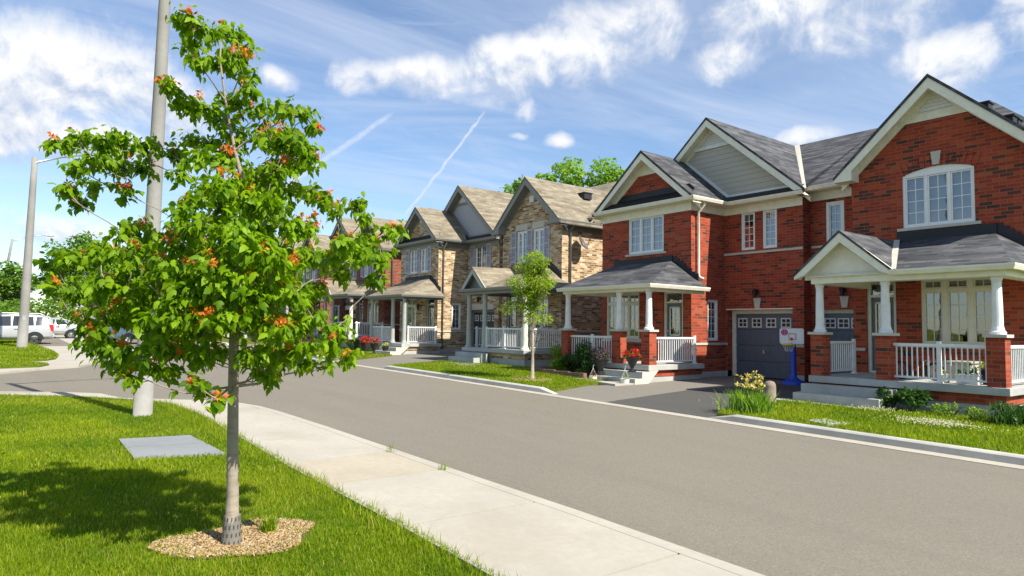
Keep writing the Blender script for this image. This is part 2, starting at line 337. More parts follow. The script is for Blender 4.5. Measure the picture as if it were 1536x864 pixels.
def barkf(c1,c2):
    def f(b):
        n=b.noise(b.scale(b.pos,1,1,.35),22,6,.65); r=b.noise(b.scale(b.pos,.6,.6,5),9,4); b.color(b.mix(b.mapr(n,.3,.7),c1,b.mix(b.mapr(r,.45,.7),c1,c2))); b.bump(n,.7,.01)
    return f
BARK=mat('grey_bark',build=barkf((.30,.255,.20),(.15,.12,.095)),rough=.9,spec=.2); BARKD=mat('dark_bark',build=barkf((.12,.09,.07),(.05,.04,.03)),rough=.9,spec=.2)
GUARD=mat('grey_mesh_guard',(.155,.145,.125),.7); SLOT=mat('guard_slot_dark',(.05,.045,.04),.8)
def soilf(b):
    g=b.noise(b.pos,3.2,6,.65); n2=b.noise(b.pos,55,4); c=b.mix(b.mapr(g,.35,.68),(.085,.135,.008),(.17,.18,.025)); b.color(b.mix(b.mapr(n2,.4,.7,0,.6),c,(.035,.05,.008))); b.bump(n2,.8,.03)
TURF=mat('turf',build=soilf,rough=.95,spec=.1)
def soil2(b):
    n=b.noise(b.pos,12,6); b.color(b.mix(n,(.06,.04,.025),(.12,.085,.055))); b.bump(b.noise(b.pos,60,3),.8,.02)
SOIL=mat('soil',build=soil2,rough=.95)
def chipf(b):
    at=b.n('ShaderNodeAttribute'); at.attribute_name='var'; b.color(b.ramp(at.outputs['Fac'],[(0,(.13,.08,.04)),(.3,(.33,.215,.095)),(.7,(.44,.30,.13)),(.92,(.36,.31,.24)),(1,(.52,.44,.33))]))
CHIP=mat('wood_chips',build=chipf,rough=.85,spec=.2)
def glassm():
    m=bpy.data.materials.new('window_glass'); m.use_nodes=True; nt=m.node_tree; nt.nodes.clear()
    o=nt.nodes.new('ShaderNodeOutputMaterial'); mx=nt.nodes.new('ShaderNodeMixShader'); g=nt.nodes.new('ShaderNodeBsdfGlossy'); t=nt.nodes.new('ShaderNodeBsdfTransparent')
    fr=nt.nodes.new('ShaderNodeFresnel'); fr.inputs[0].default_value=1.9; ma=nt.nodes.new('ShaderNodeMath'); ma.operation='MULTIPLY_ADD'; ma.inputs[1].default_value=1.1; ma.inputs[2].default_value=.10; ma.use_clamp=True
    g.inputs['Roughness'].default_value=.015; g.inputs['Color'].default_value=(.9,.93,.95,1); t.inputs['Color'].default_value=(.62,.68,.68,1)
    nz=nt.nodes.new('ShaderNodeTexNoise'); nz.inputs['Scale'].default_value=1.6; bp=nt.nodes.new('ShaderNodeBump'); bp.inputs['Strength'].default_value=.12; bp.inputs['Distance'].default_value=.05
    nt.links.new(nz.outputs[0],bp.inputs['Height']); nt.links.new(bp.outputs[0],g.inputs['Normal'])
    nt.links.new(fr.outputs[0],ma.inputs[0]); nt.links.new(ma.outputs[0],mx.inputs[0]); nt.links.new(t.outputs[0],mx.inputs[1]); nt.links.new(g.outputs[0],mx.inputs[2]); nt.links.new(mx.outputs[0],o.inputs[0]); return m
GLASS=glassm()
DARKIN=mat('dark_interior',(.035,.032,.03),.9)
def curt(name,col,k=22):
    def f(b):
        wv=b.n('ShaderNodeTexWave'); b.l(b.uv,wv.inputs[0]); wv.inputs['Scale'].default_value=k*.3; wv.inputs['Distortion'].default_value=1.2; b.color(b.mix(wv.outputs[1],tuple(x*.9 for x in col),col)); b.bump(wv.outputs[1],.25,.02)
    return mat(name,col,.85,build=f)
CURT=curt('white_curtain',(.62,.64,.68)); CURTC=curt('cream_curtain',(.50,.45,.34))
RUBBER=mat('rubber',(.014,.014,.015),.75); CHROME=mat('alloy',(.35,.35,.36),.35,.9)

# ------------------------------------------------------------------ house kit
def front(Y):  return lambda u,d,z: (u, Y-d, z)          # wall facing -Y, d outwards
def side(X):   return lambda u,d,z: (X+d, u, z)          # wall facing +X
def sideL(X):  return lambda u,d,z: (X-d, u, z)
def back(Y):   return lambda u,d,z: (u, Y+d, z)
def wall(mb, fr, u0,u1,z0,z1, holes=(), rev=.1, m=0):
    us=sorted({u0,u1,*[h[0] for h in holes],*[h[1] for h in holes]}); zs=sorted({z0,z1,*[h[2] for h in holes],*[h[3] for h in holes]})
    for a,b in zip(us,us[1:]):
        for c,d in zip(zs,zs[1:]):
            if any(h[0]<=(a+b)/2<=h[1] and h[2]<=(c+d)/2<=h[3] for h in holes): continue
            mb.poly([fr(a,0,c),fr(b,0,c),fr(b,0,d),fr(a,0,d)], m)
    for h in holes:
        r=h[4] if len(h)>4 else rev
        a,b,c,d=h[:4]
        for p,q in (((a,c),(a,d)),((b,c),(b,d)),((a,c),(b,c)),((a,d),(b,d))):
            mb.poly([fr(p[0],0,p[1]),fr(q[0],0,q[1]),fr(q[0],-r,q[1]),fr(p[0],-r,p[1])], m)
class H:                                      # one house being built
    def __init__(s, name, label, dx, dz, st, cx, group='brick houses along the street'):
        s.dx,s.dz,s.st=dx,dz,st; s.root=thing(name,label,'house',(cx+dx,17.5,.2+dz),group)
    def mb(s): return MB(s.dx,s.dz)
    def put(s,mb,name,mat,parent=None,**k): return mb.build(name,mat,parent or s.root,**k)
    def window(s, fr,u0,u1,z0,z1, widths=None, grid=(2,4), rev=.1, sill=True, fm=None, curtain=CURT, cz=1., arch=0, top=None, jamb=.055, gap=.05, sillm=STONE, label=None):
        fm=fm or WHITEF; f=s.mb(); n=len(widths) if widths else 1; widths=widths or [1]
        d0,d1=-rev,-rev+.075
        # outer frame
        f.fbox(fr,u0,u0+jamb,d0,d1,z0,z1); f.fbox(fr,u1-jamb,u1,d0,d1,z0,z1); f.fbox(fr,u0+jamb,u1-jamb,d0,d1,z0,z0+jamb)
        if not arch: f.fbox(fr,u0+jamb,u1-jamb,d0,d1,z1-jamb,z1)
        else:
            N=12; P=[(u0+jamb+(u1-u0-2*jamb)*i/N) for i in range(N+1)]; c=(u0+u1)/2; hw=(u1-u0)/2
            A=[z1+arch*(1-((u-c)/hw)**2) for u in P]
            for i in range(N):
                f.add([fr(P[i],d1,z1-jamb),fr(P[i+1],d1,z1-jamb),fr(P[i+1],d1,A[i+1]),fr(P[i],d1,A[i])],[(0,1,2,3)])
        tot=sum(widths); iw=u1-u0-2*jamb-gap*(n-1); zt=z1-jamb; u=u0+jamb
        bands=[(z0+jamb,zt)]
        if top: bands=[(z0+jamb,zt-top-.07),(zt-top,zt)]; f.fbox(fr,u0+jamb,u1-jamb,d0,d1-.005,zt-top-.07,zt-top)
        pn=s.mb(); sash=.035
        for i,wd in enumerate(widths):
            a=u; b=u+iw*wd/tot; u=b+gap
            if i<n-1: f.fbox(fr,b,b+gap,d0,d1-.004,z0+jamb,zt)
            for k,(c,d) in enumerate(bands):
                e0,e1=d0+.01,d0+.05
                f.fbox(fr,a,a+sash,e0,e1,c,d); f.fbox(fr,b-sash,b,e0,e1,c,d); f.fbox(fr,a+sash,b-sash,e0,e1,c,c+sash); f.fbox(fr,a+sash,b-sash,e0,e1,d-sash,d)
                pn.poly([fr(a+sash,d0+.02,c+sash),fr(b-sash,d0+.02,c+sash),fr(b-sash,d0+.02,d-sash),fr(a+sash,d0+.02,d-sash)])
                gx,gz=grid if k==0 else (2,1)
                for q in range(1,gx):
                    x=a+sash+(b-a-2*sash)*q/gx; f.fbox(fr,x-.009,x+.009,d0+.022,d0+.034,c+sash,d-sash)
                for q in range(1,gz):
                    z=c+sash+(d-c-2*sash)*q/gz; f.fbox(fr,a+sash,b-sash,d0+.023,d0+.033,z-.009,z+.009)
        w=s.put(f,'window',fm)
        if label: w['label']=label
        s.put(pn,'pane',GLASS,w)
        if curtain:
            c=s.mb(); c.fbox(fr,u0+.02,u1-.02,d0-.17,d0-.15,z0+(z1-z0)*(1-cz),z1); s.put(c,'curtain',curtain,w)
            if curtain is CURTC: pass
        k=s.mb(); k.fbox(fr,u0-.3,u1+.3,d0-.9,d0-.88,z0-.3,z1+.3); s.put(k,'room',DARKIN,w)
        if sill:
            q=s.mb(); q.fbox(fr,u0-.12,u1+.12,-.09,.05,z0-.07,z0-.002); s.put(q,'sill',sillm,w)
        return w
    def shutter(s,fr,u0,u1,z0,z1):
        f=s.mb(); f.fbox(fr,u0,u0+.045,.005,.035,z0,z1); f.fbox(fr,u1-.045,u1,.005,.035,z0,z1)
        n=22
        for i in range(3): z=z0+(z1-z0-.06)*i/2; f.fbox(fr,u0+.045,u1-.045,.005,.035,z,z+.06)
        for i in range(n):
            z=z0+.06+(z1-z0-.12)*i/n; f.add([fr(u0+.045,.010,z+.035),fr(u1-.045,.010,z+.035),fr(u1-.045,.028,z),fr(u0+.045,.028,z)],[(0,1,2,3)])
        s.put(f,'shutter',SHUT)
    def railing(s, pts, z0, h=.78, posts=(), pitch=.105, m=None):
        """pts: two (x,y); posts: fractions that carry a wider post"""
        m=m or WHITE; f=s.mb(); a,b=Vector(pts[0]),Vector(pts[1]); L=(b-a).length; t=(b-a)/L; nn=Vector((-t.y,t.x))
        def bar(l0,l1,hw,za,zb):
            A=a+t*l0; B=a+t*l1; q=[A+nn*hw,B+nn*hw,B-nn*hw,A-nn*hw]
            f.add([(p.x,p.y,z) for z in (za,zb) for p in q],[(0,1,2,3),(4,5,6,7),(0,1,5,4),(1,2,6,5),(2,3,7,6),(3,0,4,7)])
        bar(0,L,.035,z0+h-.06,z0+h); bar(0,L,.02,z0+.07,z0+.11)
        k=max(2,int(L/pitch))
        for i in range(k+1):
            l=L*(i+.5)/(k+1); bar(l-.011,l+.011,.011,z0+.11,z0+h-.06)
        for p in posts:
            l=L*p; bar(l-.035,l+.035,.0345,z0,z0+h+.05); bar(l-.055,l+.055,.055,z0,z0+.03)
        return s.put(f,'railing',m)
    def column(s,x,y,z0,z1,m,pier=None,r=.085,sq=False):
        f=s.mb(); b=f
        if sq:
            f.box(x-r,x+r,y-r,y+r,z0,z1); f.box(x-r-.02,x+r+.02,y-r-.02,y+r+.02,z0,z0+.06); f.box(x-r-.02,x+r+.02,y-r-.02,y+r+.02,z1-.05,z1)
            s.put(f,'column',m)
        else:
            f.lathe((x,y,0),[(r*1.75,z0),(r*1.75,z0+.05),(r*1.45,z0+.07),(r*1.35,z0+.11),(r*1.2,z0+.16),(r*1.15,z0+.5),(r,z1-.14),(r*1.1,z1-.12),(r*1.0,z1-.10),(r*1.25,z1-.05),(r*1.3,z1)],18); s.put(f,'column',m,smooth=False)
        if pier:
            p=s.mb(); hw=.155; p.box(x-hw,x+hw,y-hw,y+hw,pier,z0-.06); po=s.put(p,'pier',s.st['brick'])
            c=s.mb(); c.box(x-hw-.045,x+hw+.045,y-hw-.045,y+hw+.045,z0-.06,z0); s.put(c,'pier_cap',STONE,po)
    def door(s,fr,u0,u1,z0,z1,col,rev=.16,hinge=1,trim=None):
        t=trim or s.st['doorframe']; f=s.mb(); tz=z1-.33
        f.fbox(fr,u0,u0+.08,-rev,-rev+.1,z0,z1); f.fbox(fr,u1-.08,u1,-rev,-rev+.1,z0,z1); f.fbox(fr,u0+.08,u1-.08,-rev,-rev+.1,z1-.07,z1); f.fbox(fr,u0+.08,u1-.08,-rev,-rev+.095,tz-.06,tz)
        f.fbox(fr,u0+.08,u1-.08,-rev,-rev+.13,z0,z0+.05)
        fo=s.put(f,'door_frame',t)
        g=s.mb(); g.poly([fr(u0+.08,-rev+.03,tz),fr(u1-.08,-rev+.03,tz),fr(u1-.08,-rev+.03,z1-.07),fr(u0+.08,-rev+.03,z1-.07)]); s.put(g,'transom_pane',GLASS,fo)
        a,b=u0+.08,u1-.08; d=s.mb(); w0=(b-a)*.2; gz0=z0+.85
        d.fbox(fr,a,b,-rev,-rev+.04,z0+.05,gz0); d.fbox(fr,a,a+w0,-rev,-rev+.04,gz0,tz-.06); d.fbox(fr,b-w0,b,-rev,-rev+.04,gz0,tz-.06); d.fbox(fr,a+w0,b-w0,-rev,-rev+.04,tz-.2,tz-.06)
        d.fbox(fr,a+w0,b-w0,-rev+.04,-rev+.052,z0+.15,gz0-.12)
        do=s.put(d,'door',col)
        q=s.mb(); q.poly([fr(a+w0,-rev+.02,gz0),fr(b-w0,-rev+.02,gz0),fr(b-w0,-rev+.02,tz-.2),fr(a+w0,-rev+.02,tz-.2)]); s.put(q,'door_glass',GLASS,do)
        k=s.mb(); 
        for (x0,x1,c0,c1) in ((a+w0-.02,a+w0+.02,gz0,tz-.2),(b-w0-.02,b-w0+.02,gz0,tz-.2),(a+w0,b-w0,gz0-.02,gz0+.02),(a+w0,b-w0,tz-.22,tz-.18)): k.fbox(fr,x0,x1,-rev+.04,-rev+.06,c0,c1)
        for i in range(1,4): z=gz0+(tz-.2-gz0)*i/4; k.fbox(fr,a+w0,b-w0,-rev+.022,-rev+.03,z-.008,z+.008)
        k.fbox(fr,(a+b)/2-.008,(a+b)/2+.008,-rev+.022,-rev+.03,gz0,tz-.2); s.put(k,'glass_trim',CREAMF,do)
        c=s.mb(); c.fbox(fr,a+w0+.01,b-w0-.01,-rev-.08,-rev-.06,gz0,tz-.2); s.put(c,'blind',CURTC,do)
        h=s.mb(); hx=b-w0/2 if hinge>0 else a+w0/2; p=fr(hx,-rev+.04,z0+.98); pq=fr(hx,-rev+.1,z0+.98); h.tube([p,pq],[.012,.03],8); s.put(h,'door_handle',STEEL,do)
    def garage(s,fr,u0,u1,z0,z1,col,nwin=4,rev=.35):
        f=s.mb(); f.fbox(fr,u0,u0+.13,-rev,-rev+.09,z0,z1); f.fbox(fr,u1-.13,u1,-rev,-rev+.09,z0,z1); f.fbox(fr,u0+.13,u1-.13,-rev,-rev+.09,z1-.12,z1)
        s.put(f,'garage_door_frame',s.st['garframe'])
        a,b=u0+.13,u1-.13; zt=z1-.12; d=s.mb(); nrow=4; hh=(zt-z0)/nrow
        for i in range(nrow):
            d.fbox(fr,a,b,-rev,-rev+.05,z0+i*hh+.006,z0+(i+1)*hh-.006)
            for j in range(8 if i<nrow-1 else 0):
                x0=a+(b-a)*j/8+.04; x1=a+(b-a)*(j+1)/8-.04
                d.fbox(fr,x0,x1,-rev+.05,-rev+.057,z0+i*hh+.08,z0+(i+1)*hh-.08)
        g=s.put(d,'garage_door',col)
        for j in range(nwin):
            c=a+(b-a)*(j+.5)/nwin; hw=.17; k=s.mb(); z=zt-.29
            for (x0,x1,c0,c1) in ((c-hw,c+hw,z-.15,z-.115),(c-hw,c+hw,z+.115,z+.15),(c-hw,c-hw+.035,z-.115,z+.115),(c+hw-.035,c+hw,z-.115,z+.115),(c-.012,c+.012,z-.115,z+.115),(c-hw+.035,c+hw-.035,z-.012,z+.012)): k.fbox(fr,x0,x1,-rev+.05,-rev+.075,c0,c1)
            wn_=s.put(k,'garage_window',WHITE,g)
        k=s.mb()
        for j in range(nwin):
            c=a+(b-a)*(j+.5)/nwin; k.fbox(fr,c-.15,c+.15,-rev+.05,-rev+.058,zt-.42,zt-.16)
        s.put(k,'window_glass_strip',BLACK,g)
        h=s.mb(); c=(a+b)/2; h.fbox(fr,c-.03,c+.03,-rev+.05,-rev+.1,z0+.75,z0+.87); s.put(h,'garage_handle',STEEL,g)
    def lantern(s,fr,u,z):
        f=s.mb(); x,y,zz=fr(u,.02,z); p=fr(u,.16,z); f.tube([fr(u,0,z),fr(u,.07,z+.1),fr(u,.15,z+.08)],.012,6); x,y,_=p
        f.lathe((x,y,z-.2),[(.02,0),(.05,.02),(.075,.2),(.09,.22),(.02,.29)],8); f.fbox(fr,u-.05,u+.05,0,.02,z-.08,z+.08); l=s.put(f,'wall_lantern',BLACK)
    def rake(s, Yf, Yw, xl, xr, zl, zr, xa, za, h=.2, m=None):
        """sloping rake boards and soffits of a front gable; (xl,zl) (xa,za) (xr,zr) top edge"""
        m=m or s.st['trim']; f=s.mb(); t=.045
        for (x0,z0) in ((xl,zl),(xr,zr)):
            sx=1 if x0<xa else -1
            top0,top1=(x0,z0-.03),(xa,za-.03); dxl=sx*h*1.35/((za-z0)/abs(xa-x0))
            f.add([(top0[0],Yf,top0[1]),(top1[0],Yf,top1[1]),(top1[0],Yf,top1[1]-h*1.35),(top0[0]+dxl,Yf,top0[1]),
                   (top0[0],Yf+t,top0[1]),(top1[0],Yf+t,top1[1]),(top1[0],Yf+t,top1[1]-h*1.35),(top0[0]+dxl,Yf+t,top0[1])],[(0,1,2,3),(4,5,6,7),(3,2,6,7),(0,3,7,4)])
        o=s.put(f,'rake_board',m)
        g=s.mb()
        for (x0,z0) in ((xl,zl),(xr,zr)):
            k=.19; g.add([(x0,Yf+t,z0-k),(xa,Yf+t,za-k),(xa,Yw+.02,za-k),(x0,Yw+.02,z0-k)],[(0,1,2,3)])
            # frieze on the wall following the rake
            g.add([(x0,Yw-.045,z0-k),(xa,Yw-.045,za-k),(xa,Yw-.045,za-k-.17),(x0,Yw-.045,z0-k-.17),(x0,Yw,z0-k-.17),(xa,Yw,za-k-.17)],[(0,1,2,3),(3,2,5,4)])
        s.put(g,'rake_soffit',s.st['soffit'],o)
    def gutter(s, pts, z, w=.11, m=None):
        """pts: list of (x,y) along the outer edge, house on the left of the path"""
        f=s.mb(); m=m or s.st['gutter']
        P=[Vector(p) for p in pts]; prof=[(0,0),(0,.035),(-.012,.035),(.0,.0)]
        off=[]
        for i,p in enumerate(P):
            d0=(P[i]-P[i-1]).normalized() if i else (P[1]-P[0]).normalized(); d1=(P[i+1]-P[i]).normalized() if i<len(P)-1 else d0
            n0=Vector((-d0.y,d0.x)); n1=Vector((-d1.y,d1.x)); n=(n0+n1); n=n/ (n.length**2/2) if n.length>.1 else n0
            off.append(n)
        sec=[(0,0),(.0,-.03),(.035,-.11),(w,-.11),(w,0),(.02,0)]
        vs=[(p.x+o.x*a,p.y+o.y*a,z+c) for p,o in zip(P,off) for a,c in sec]; k=len(sec)
        fs=[(i*k+q,i*k+(q+1)%k,(i+1)*k+(q+1)%k,(i+1)*k+q) for i in range(len(P)-1) for q in range(k)]+[tuple(range(k)),tuple(range((len(P)-1)*k,len(P)*k))]
        f.add(vs,fs); return s.put(f,'gutter',m)
    def downpipe(s, pts, m=None, r=.038):
        f=s.mb(); f.tube(pts,r,8); s.put(f,'downpipe',m or s.st['gutter'],smooth=True)
    def vent(s_,x,y,z,s=1.):
        f=s_.mb(); a=.22*s; f.box(x-a,x+a,y-a,y+a,z-.2,z+.05); f.box(x-a-.03,x+a+.03,y-a-.03,y+a+.03,z+.05,z+.10); s_.put(f,'roof_vent',BLACKF,bevel=.01)
ST1=dict(brick=RED,roof=SH_D,trim=CREAM,soffit=CREAM,gutter=CREAM,col=WHITE,siding=SIDING,doorframe=CREAMF,garframe=CREAM,door=SLATE,piers=True,flash=BLACKF)
ST2=dict(brick=TAN,roof=SH_T,trim=GREYTRIM,soffit=GREYTRIM,gutter=GREYTRIM,col=GREYCOL,siding=SIDING_G,doorframe=GREYCOL,garframe=GREYTRIM,door=TEAL,piers=False,flash=BLACKF)
ST3=dict(ST2,brick=RED2)
MAIN_Z0,MAIN_Z1=5.93,8.92; PITCH_M=(MAIN_Z1-MAIN_Z0)/(24-18.65)
ROOF_T=.09
def house_b(dx,dz,st,name,label,porch_y=14.55,shut=False,minor=False):
    """bay with porch on the left, garage recess under a sided gable on the right"""
    h=H(name,label,dx,dz,st,-14.); XL,XS,XR,YB,YG=-17.32,-13.39,-10.655,17.24,19.0
    w=h.mb(); F=front(YB); S=side(XS); G=front(YG); sld=.45
    bw=[(-17.1,-15.55,1.45,3.02),(-14.52,-13.72,.75,3.02,.16)]+([(-16.33,-15.55,4.36,5.62),(-15.2,-14.46,4.36,5.62)] if shut else [(-16.05,-14.5,4.34,5.6)])
    wall(w,F,XL,XS,sld,5.75,bw)
    wall(w,S,YB,YG,sld,5.75,[(18.08,18.62,1.44,2.76)])
    gw=[(-13.3,-11.02,.1,2.44,.35)]+([(-12.72,-11.75,4.5,5.66)] if shut else [(-12.77,-12.27,4.36,5.6),(-12.0,-11.51,4.36,5.6)])
    wall(w,G,XS,XR,.1,5.75,gw)
    wall(w,sideL(XL),YB,28,.1,5.75); wall(w,back(28),XL,XR,.1,5.75); 
    w.poly([(XL,YB,5.75),(XS,YB,5.75),(XS,YB,6.02),(-15.12,YB,7.62),(XL,YB,6.0)])
    w.poly([(XL,28,5.75),(XR,28,5.75),(XR,28,6.2),(-13.8,28,8.8),(XL,28,6.0)])
    h.put(w,'wall',st['brick'])
    b=h.mb(); e=.03
    b.box(XL-e,XS+e,YB-e,YG+.1,-.3,.45+.001); b.box(XS+e,-13.3,YG-e,YG+.2,-.3,.47); b.box(-11.02,XR,YG-e,YG+.2,-.3,.47); h.put(b,'foundation',CONC)
    b=h.mb(); b.fbox(S,YB+.001,YG-.035,.0,.035,1.30,1.37); b.fbox(G,XS,-13.3,0,.035,1.30,1.37); h.put(b,'stone_band',STONE)
    for q in ((G,-11.02,XR,0,.035,1.30,1.37),(G,XS,XR,0,.035,4.23,4.30),(F,XL,-14.55,0,.035,1.33,1.40)): b=h.mb(); b.fbox(*q); h.put(b,'stone_band',STONE)
    if st is not ST1:
        b=h.mb(); b.fbox(G,-13.25,-11.05,0,.02,2.44,2.72); h.put(b,'stone_lintel',STONE)
    else:
        b=h.mb(); b.fbox(G,-13.32,-10.99,0,.06,2.44,2.475); o=h.put(b,'steel_lintel',CREAM)
        b=h.mb(); b.add([G(u,d,z) for d in (.0,.03) for u,z in ((-12.28,2.48),(-12.12,2.48),(-12.07,2.81),(-12.33,2.81))],[(0,1,2,3),(4,5,6,7),(0,1,5,4),(1,2,6,5),(2,3,7,6),(3,0,4,7)]); h.put(b,'keystone',STONE)
    h.lantern(G,-12.2,3.0)
    h.lantern(F,-15.05,2.6)
    h.window(F,-17.1,-15.55,1.45,3.02,[1,1,1],(2,4),fm=CREAMF,curtain=CURTC,top=.28,cz=.75)
    h.door(F,-14.52,-13.72,.75,3.02,st['door'],hinge=-1)
    h.window(S,18.08,18.62,1.44,2.76,None,(2,5),sill=False)
    if shut:
        for a,b_ in ((-16.33,-15.55),(-15.2,-14.46)): h.window(F,a,b_,4.36,5.62,[1,1],(2,4),cz=1)
        for a,b_ in ((-16.75,-16.36),(-15.53,-15.22),(-14.44,-14.1)): h.shutter(F,a,b_,4.36,5.64)
        h.window(G,-12.72,-11.75,4.5,5.66,[1,1],(2,4))
        for a,b_ in ((-13.15,-12.76),(-11.71,-11.34)): h.shutter(G,a,b_,4.5,5.68)
    else:
        h.window(F,-16.05,-14.5,4.34,5.6,[1,1,1],(2,4),curtain=CURT,label='three-light upper window with grilles')
        h.window(G,-12.77,-12.27,4.36,5.6,None,(2,5),sill=False,curtain=None); h.window(G,-12.0,-11.51,4.36,5.6,None,(2,5),sill=False)
    h.garage(G,-13.3,-11.02,.3,2.44,st['door'] if st is ST1 else TEAL,4)
    # roofs
    r=h.mb(); RZ=8.92; ax=-13.8; T=ROOF_T
    r.slab([(ax,18.55,RZ),(-10.35,18.55,5.98),(-10.42,18.72,5.98),(ax,24.1,RZ)],T)                       # right slope to the valley
    r.slab([(ax,18.55,RZ),(ax,28.3,RZ),(-17.72,28.3,5.6),(-17.72,18.9,5.6),(-17.0,18.55,6.2)],T)           # left slope
    r.slab([(XR,18.62,MAIN_Z0-.01),(XR,24.1,RZ),(ax,24.1,RZ),(-10.4,18.62,MAIN_Z0-.01)],T)
    r.slab([(ax,24.1,RZ),(XR,24.1,RZ),(XR,28.3,6.5),(-10.655,28.35,6.47),(ax,28.35,6.47)],T)
    h.put(r,'main_roof',st['roof'])
    r=h.mb(); r.add([(-10.52,18.60,5.985),(-10.32,18.60,5.96),(-13.62,24.1,8.94),(-13.86,24.1,8.94)],[(0,1,2,3)]); h.put(r,'valley_flashing',STONE if st is ST1 else SH_T)
    r=h.mb(); bx,bz=-15.12,7.76
    r.slab([(bx,16.80,bz),(bx,19.2,bz),(-13.0,19.2,5.92),(-12.98,16.80,5.92)],T); r.slab([(bx,16.80,bz),(-17.42,16.80,5.88),(-17.42,19.2,5.88),(bx,19.2,bz)],T)
    h.put(r,'bay_roof',st['roof'])
    r=h.mb(); r.slab([(-17.4,16.82,5.91),(-13.05,16.82,5.91),(-13.3,17.25,6.24),(-17.2,17.25,6.24)],.03); r.slab([(-13.0,18.58,5.93),(-10.5,18.58,5.93),(-10.6,19.0,6.2),(-13.3,19.0,6.2)],.03)
    h.put(r,'skirt_flashing',st['flash'])
    r=h.mb(); r.poly([(-13.28,18.98,6.16),(-10.65,18.98,6.16),(-13.8,18.98,8.89),(-15.6,18.98,7.28)]); h.put(r,'gable_siding',st['siding'])
    r=h.mb(); 
    r.slab([(-15.12,18.94,7.66),(-14.98,18.94,7.74),(-13.2,18.94,6.22),(-10.75,18.94,6.22),(-10.75,18.94,6.12),(-13.3,18.94,6.12)],.03,d=(0,1,0)); h.put(r,'siding_trim',WHITE if st is ST1 else GREYTRIM)
    r=h.mb(); r.add([(-15.2,18.9,7.70),(-15.0,18.6,7.62),(-13.05,18.6,5.96),(-13.2,18.9,6.12)],[(0,1,2,3)]); r.slab([(-15.1,18.93,7.70),(-13.25,18.93,6.12),(-13.0,18.93,5.95),(-15.14,18.93,7.58)],.02,d=(0,1,0)); h.put(r,'roof_flashing',st['flash'])
    r=h.mb(); r.poly([(-14.72,18.965,8.05),(-12.88,18.965,8.05),(-13.8,18.965,8.80)]); lo=h.put(r,'gable_louvre',LOUVRE)
    r=h.mb(); r.box(-14.8,-12.8,18.92,18.95,7.93,8.05); h.put(r,'louvre_trim',WHITE if st is ST1 else GREYTRIM,lo)
    h.rake(18.56,18.98,-17.0,-10.38,6.2,5.98,ax,RZ-.02); h.rake(16.82,YB,-17.42,-13.0,5.90,5.92,bx,bz-.02)
    if st is ST1:
        r=h.mb(); r.poly([(-15.95,YB-.02,7.0),(-14.3,YB-.02,7.0),(-15.12,YB-.02,7.66)]); h.put(r,'gable_peak_board',st['trim'])
        r=h.mb(); r.slab([(-17.0,YB-.04,6.22),(-13.2,YB-.04,6.22),(-13.42,YB-.04,6.42),(-16.8,YB-.04,6.42)],.03,d=(0,1,0)); h.put(r,'base_flashing',st['flash'])
    else:
        r=h.mb(); r.box(-15.25,-14.98,YB-.05,YB+.01,6.95,7.2); h.put(r,'gable_vent',WHITE)
    h.gutter([(-17.46,16.79),(-12.95,16.79),(-12.95,18.55),(-10.42,18.55)],5.93)
    s_=h.mb(); zs=5.83
    s_.box(-17.42,-13.02,16.87,YB+.0,zs-.02,zs); s_.box(XS,-13.02,YB+.0,18.62,zs-.02,zs); s_.box(-13.02,XR,18.62,YG,zs-.022,zs-.002); s_.box(-13.36,-13.02,18.62,YG,zs-.021,zs-.001)
    s_.fbox(F,XL,XS+.0,0,.03,zs-.27,zs-.021); s_.fbox(S,YB-.03,YG-.03,0,.03,zs-.27,zs-.021); s_.fbox(G,XS+.03,XR,0,.03,zs-.27,zs-.023); h.put(s_,'soffit',st['soffit'])
    h.downpipe([(-13.06,17.5,5.84),(-13.08,17.5,5.72),(-13.30,17.5,5.5),(-13.30,17.5,3.5),(-13.24,17.5,3.42),(-13.12,17.5,3.38)] if not shut else [(-13.06,17.5,5.84),(-13.08,17.5,5.72),(-13.33,17.5,5.5),(-13.33,17.5,.5)])
    # porch
    py=porch_y; D=py-14.55; z1=2.9; g0=2.99
    r=h.mb(); x1=-12.72
    r.slab([(-16.66,py,3.06),(x1,py,3.06),(-14.15,YB,4.02),(-16.66,YB,4.02)],.06); r.slab([(x1,py,3.06),(x1,YB+.0,3.06),(XS+.0,YB,3.47),(-14.15,YB,4.02)],.06)
    r.poly([(-16.66,py,3.0),(-16.66,YB,3.0),(-16.66,YB,4.0)]); h.put(r,'porch_roof',st['roof'])
    r=h.mb(); r.box(-16.68,-14.1,YB-.06,YB-.005,3.98,4.17)
    for i in range(8):
        t0=i/8; xx=-14.1+(1.0)*t0; zz=4.17-(.72)*t0; r.box(xx,xx+.13,YB-.03-.001*i,YB-.004,zz-.25,zz-.03+.02*(i%2))
    h.put(r,'porch_flashing',st['flash'])
    h.gutter([(-16.68,py-.06),(x1+.06,py-.06),(x1+.06,YB)],3.07)
    r=h.mb(); bx1=-12.88; r.box(-16.6,bx1,py+.16,py+.42,2.88,3.01); r.box(bx1-.26,bx1,py+.42,YB-.02,2.88,3.01); r.box(-16.66,x1,py+.02,YB-.02,3.012,3.03); r.box(-16.6,-16.4,py+.42,YB-.02,2.88,3.01); h.put(r,'porch_beam',st['soffit'])
    yc=py+.33
    for x in (-16.52,-14.22,-13.05): h.column(x,yc,1.76 if st['piers'] else .75,2.88,st['col'],.75 if st['piers'] else None,.08 if st['piers'] else .085)
    r=h.mb(); sx=-12.87
    r.box(-16.85,sx,py+.12,YB-.03,.60,.75); r.box(-16.8,sx-.12,py+.24,YB-.03,-.2,.42)
    ss=h.put(r,'porch_slab',CONC,bevel=.01)
    r=h.mb(); r.box(-16.79,sx-.1,py+.22,YB-.03,.421,.60); h.put(r,'porch_skirt_brick',st['brick'])
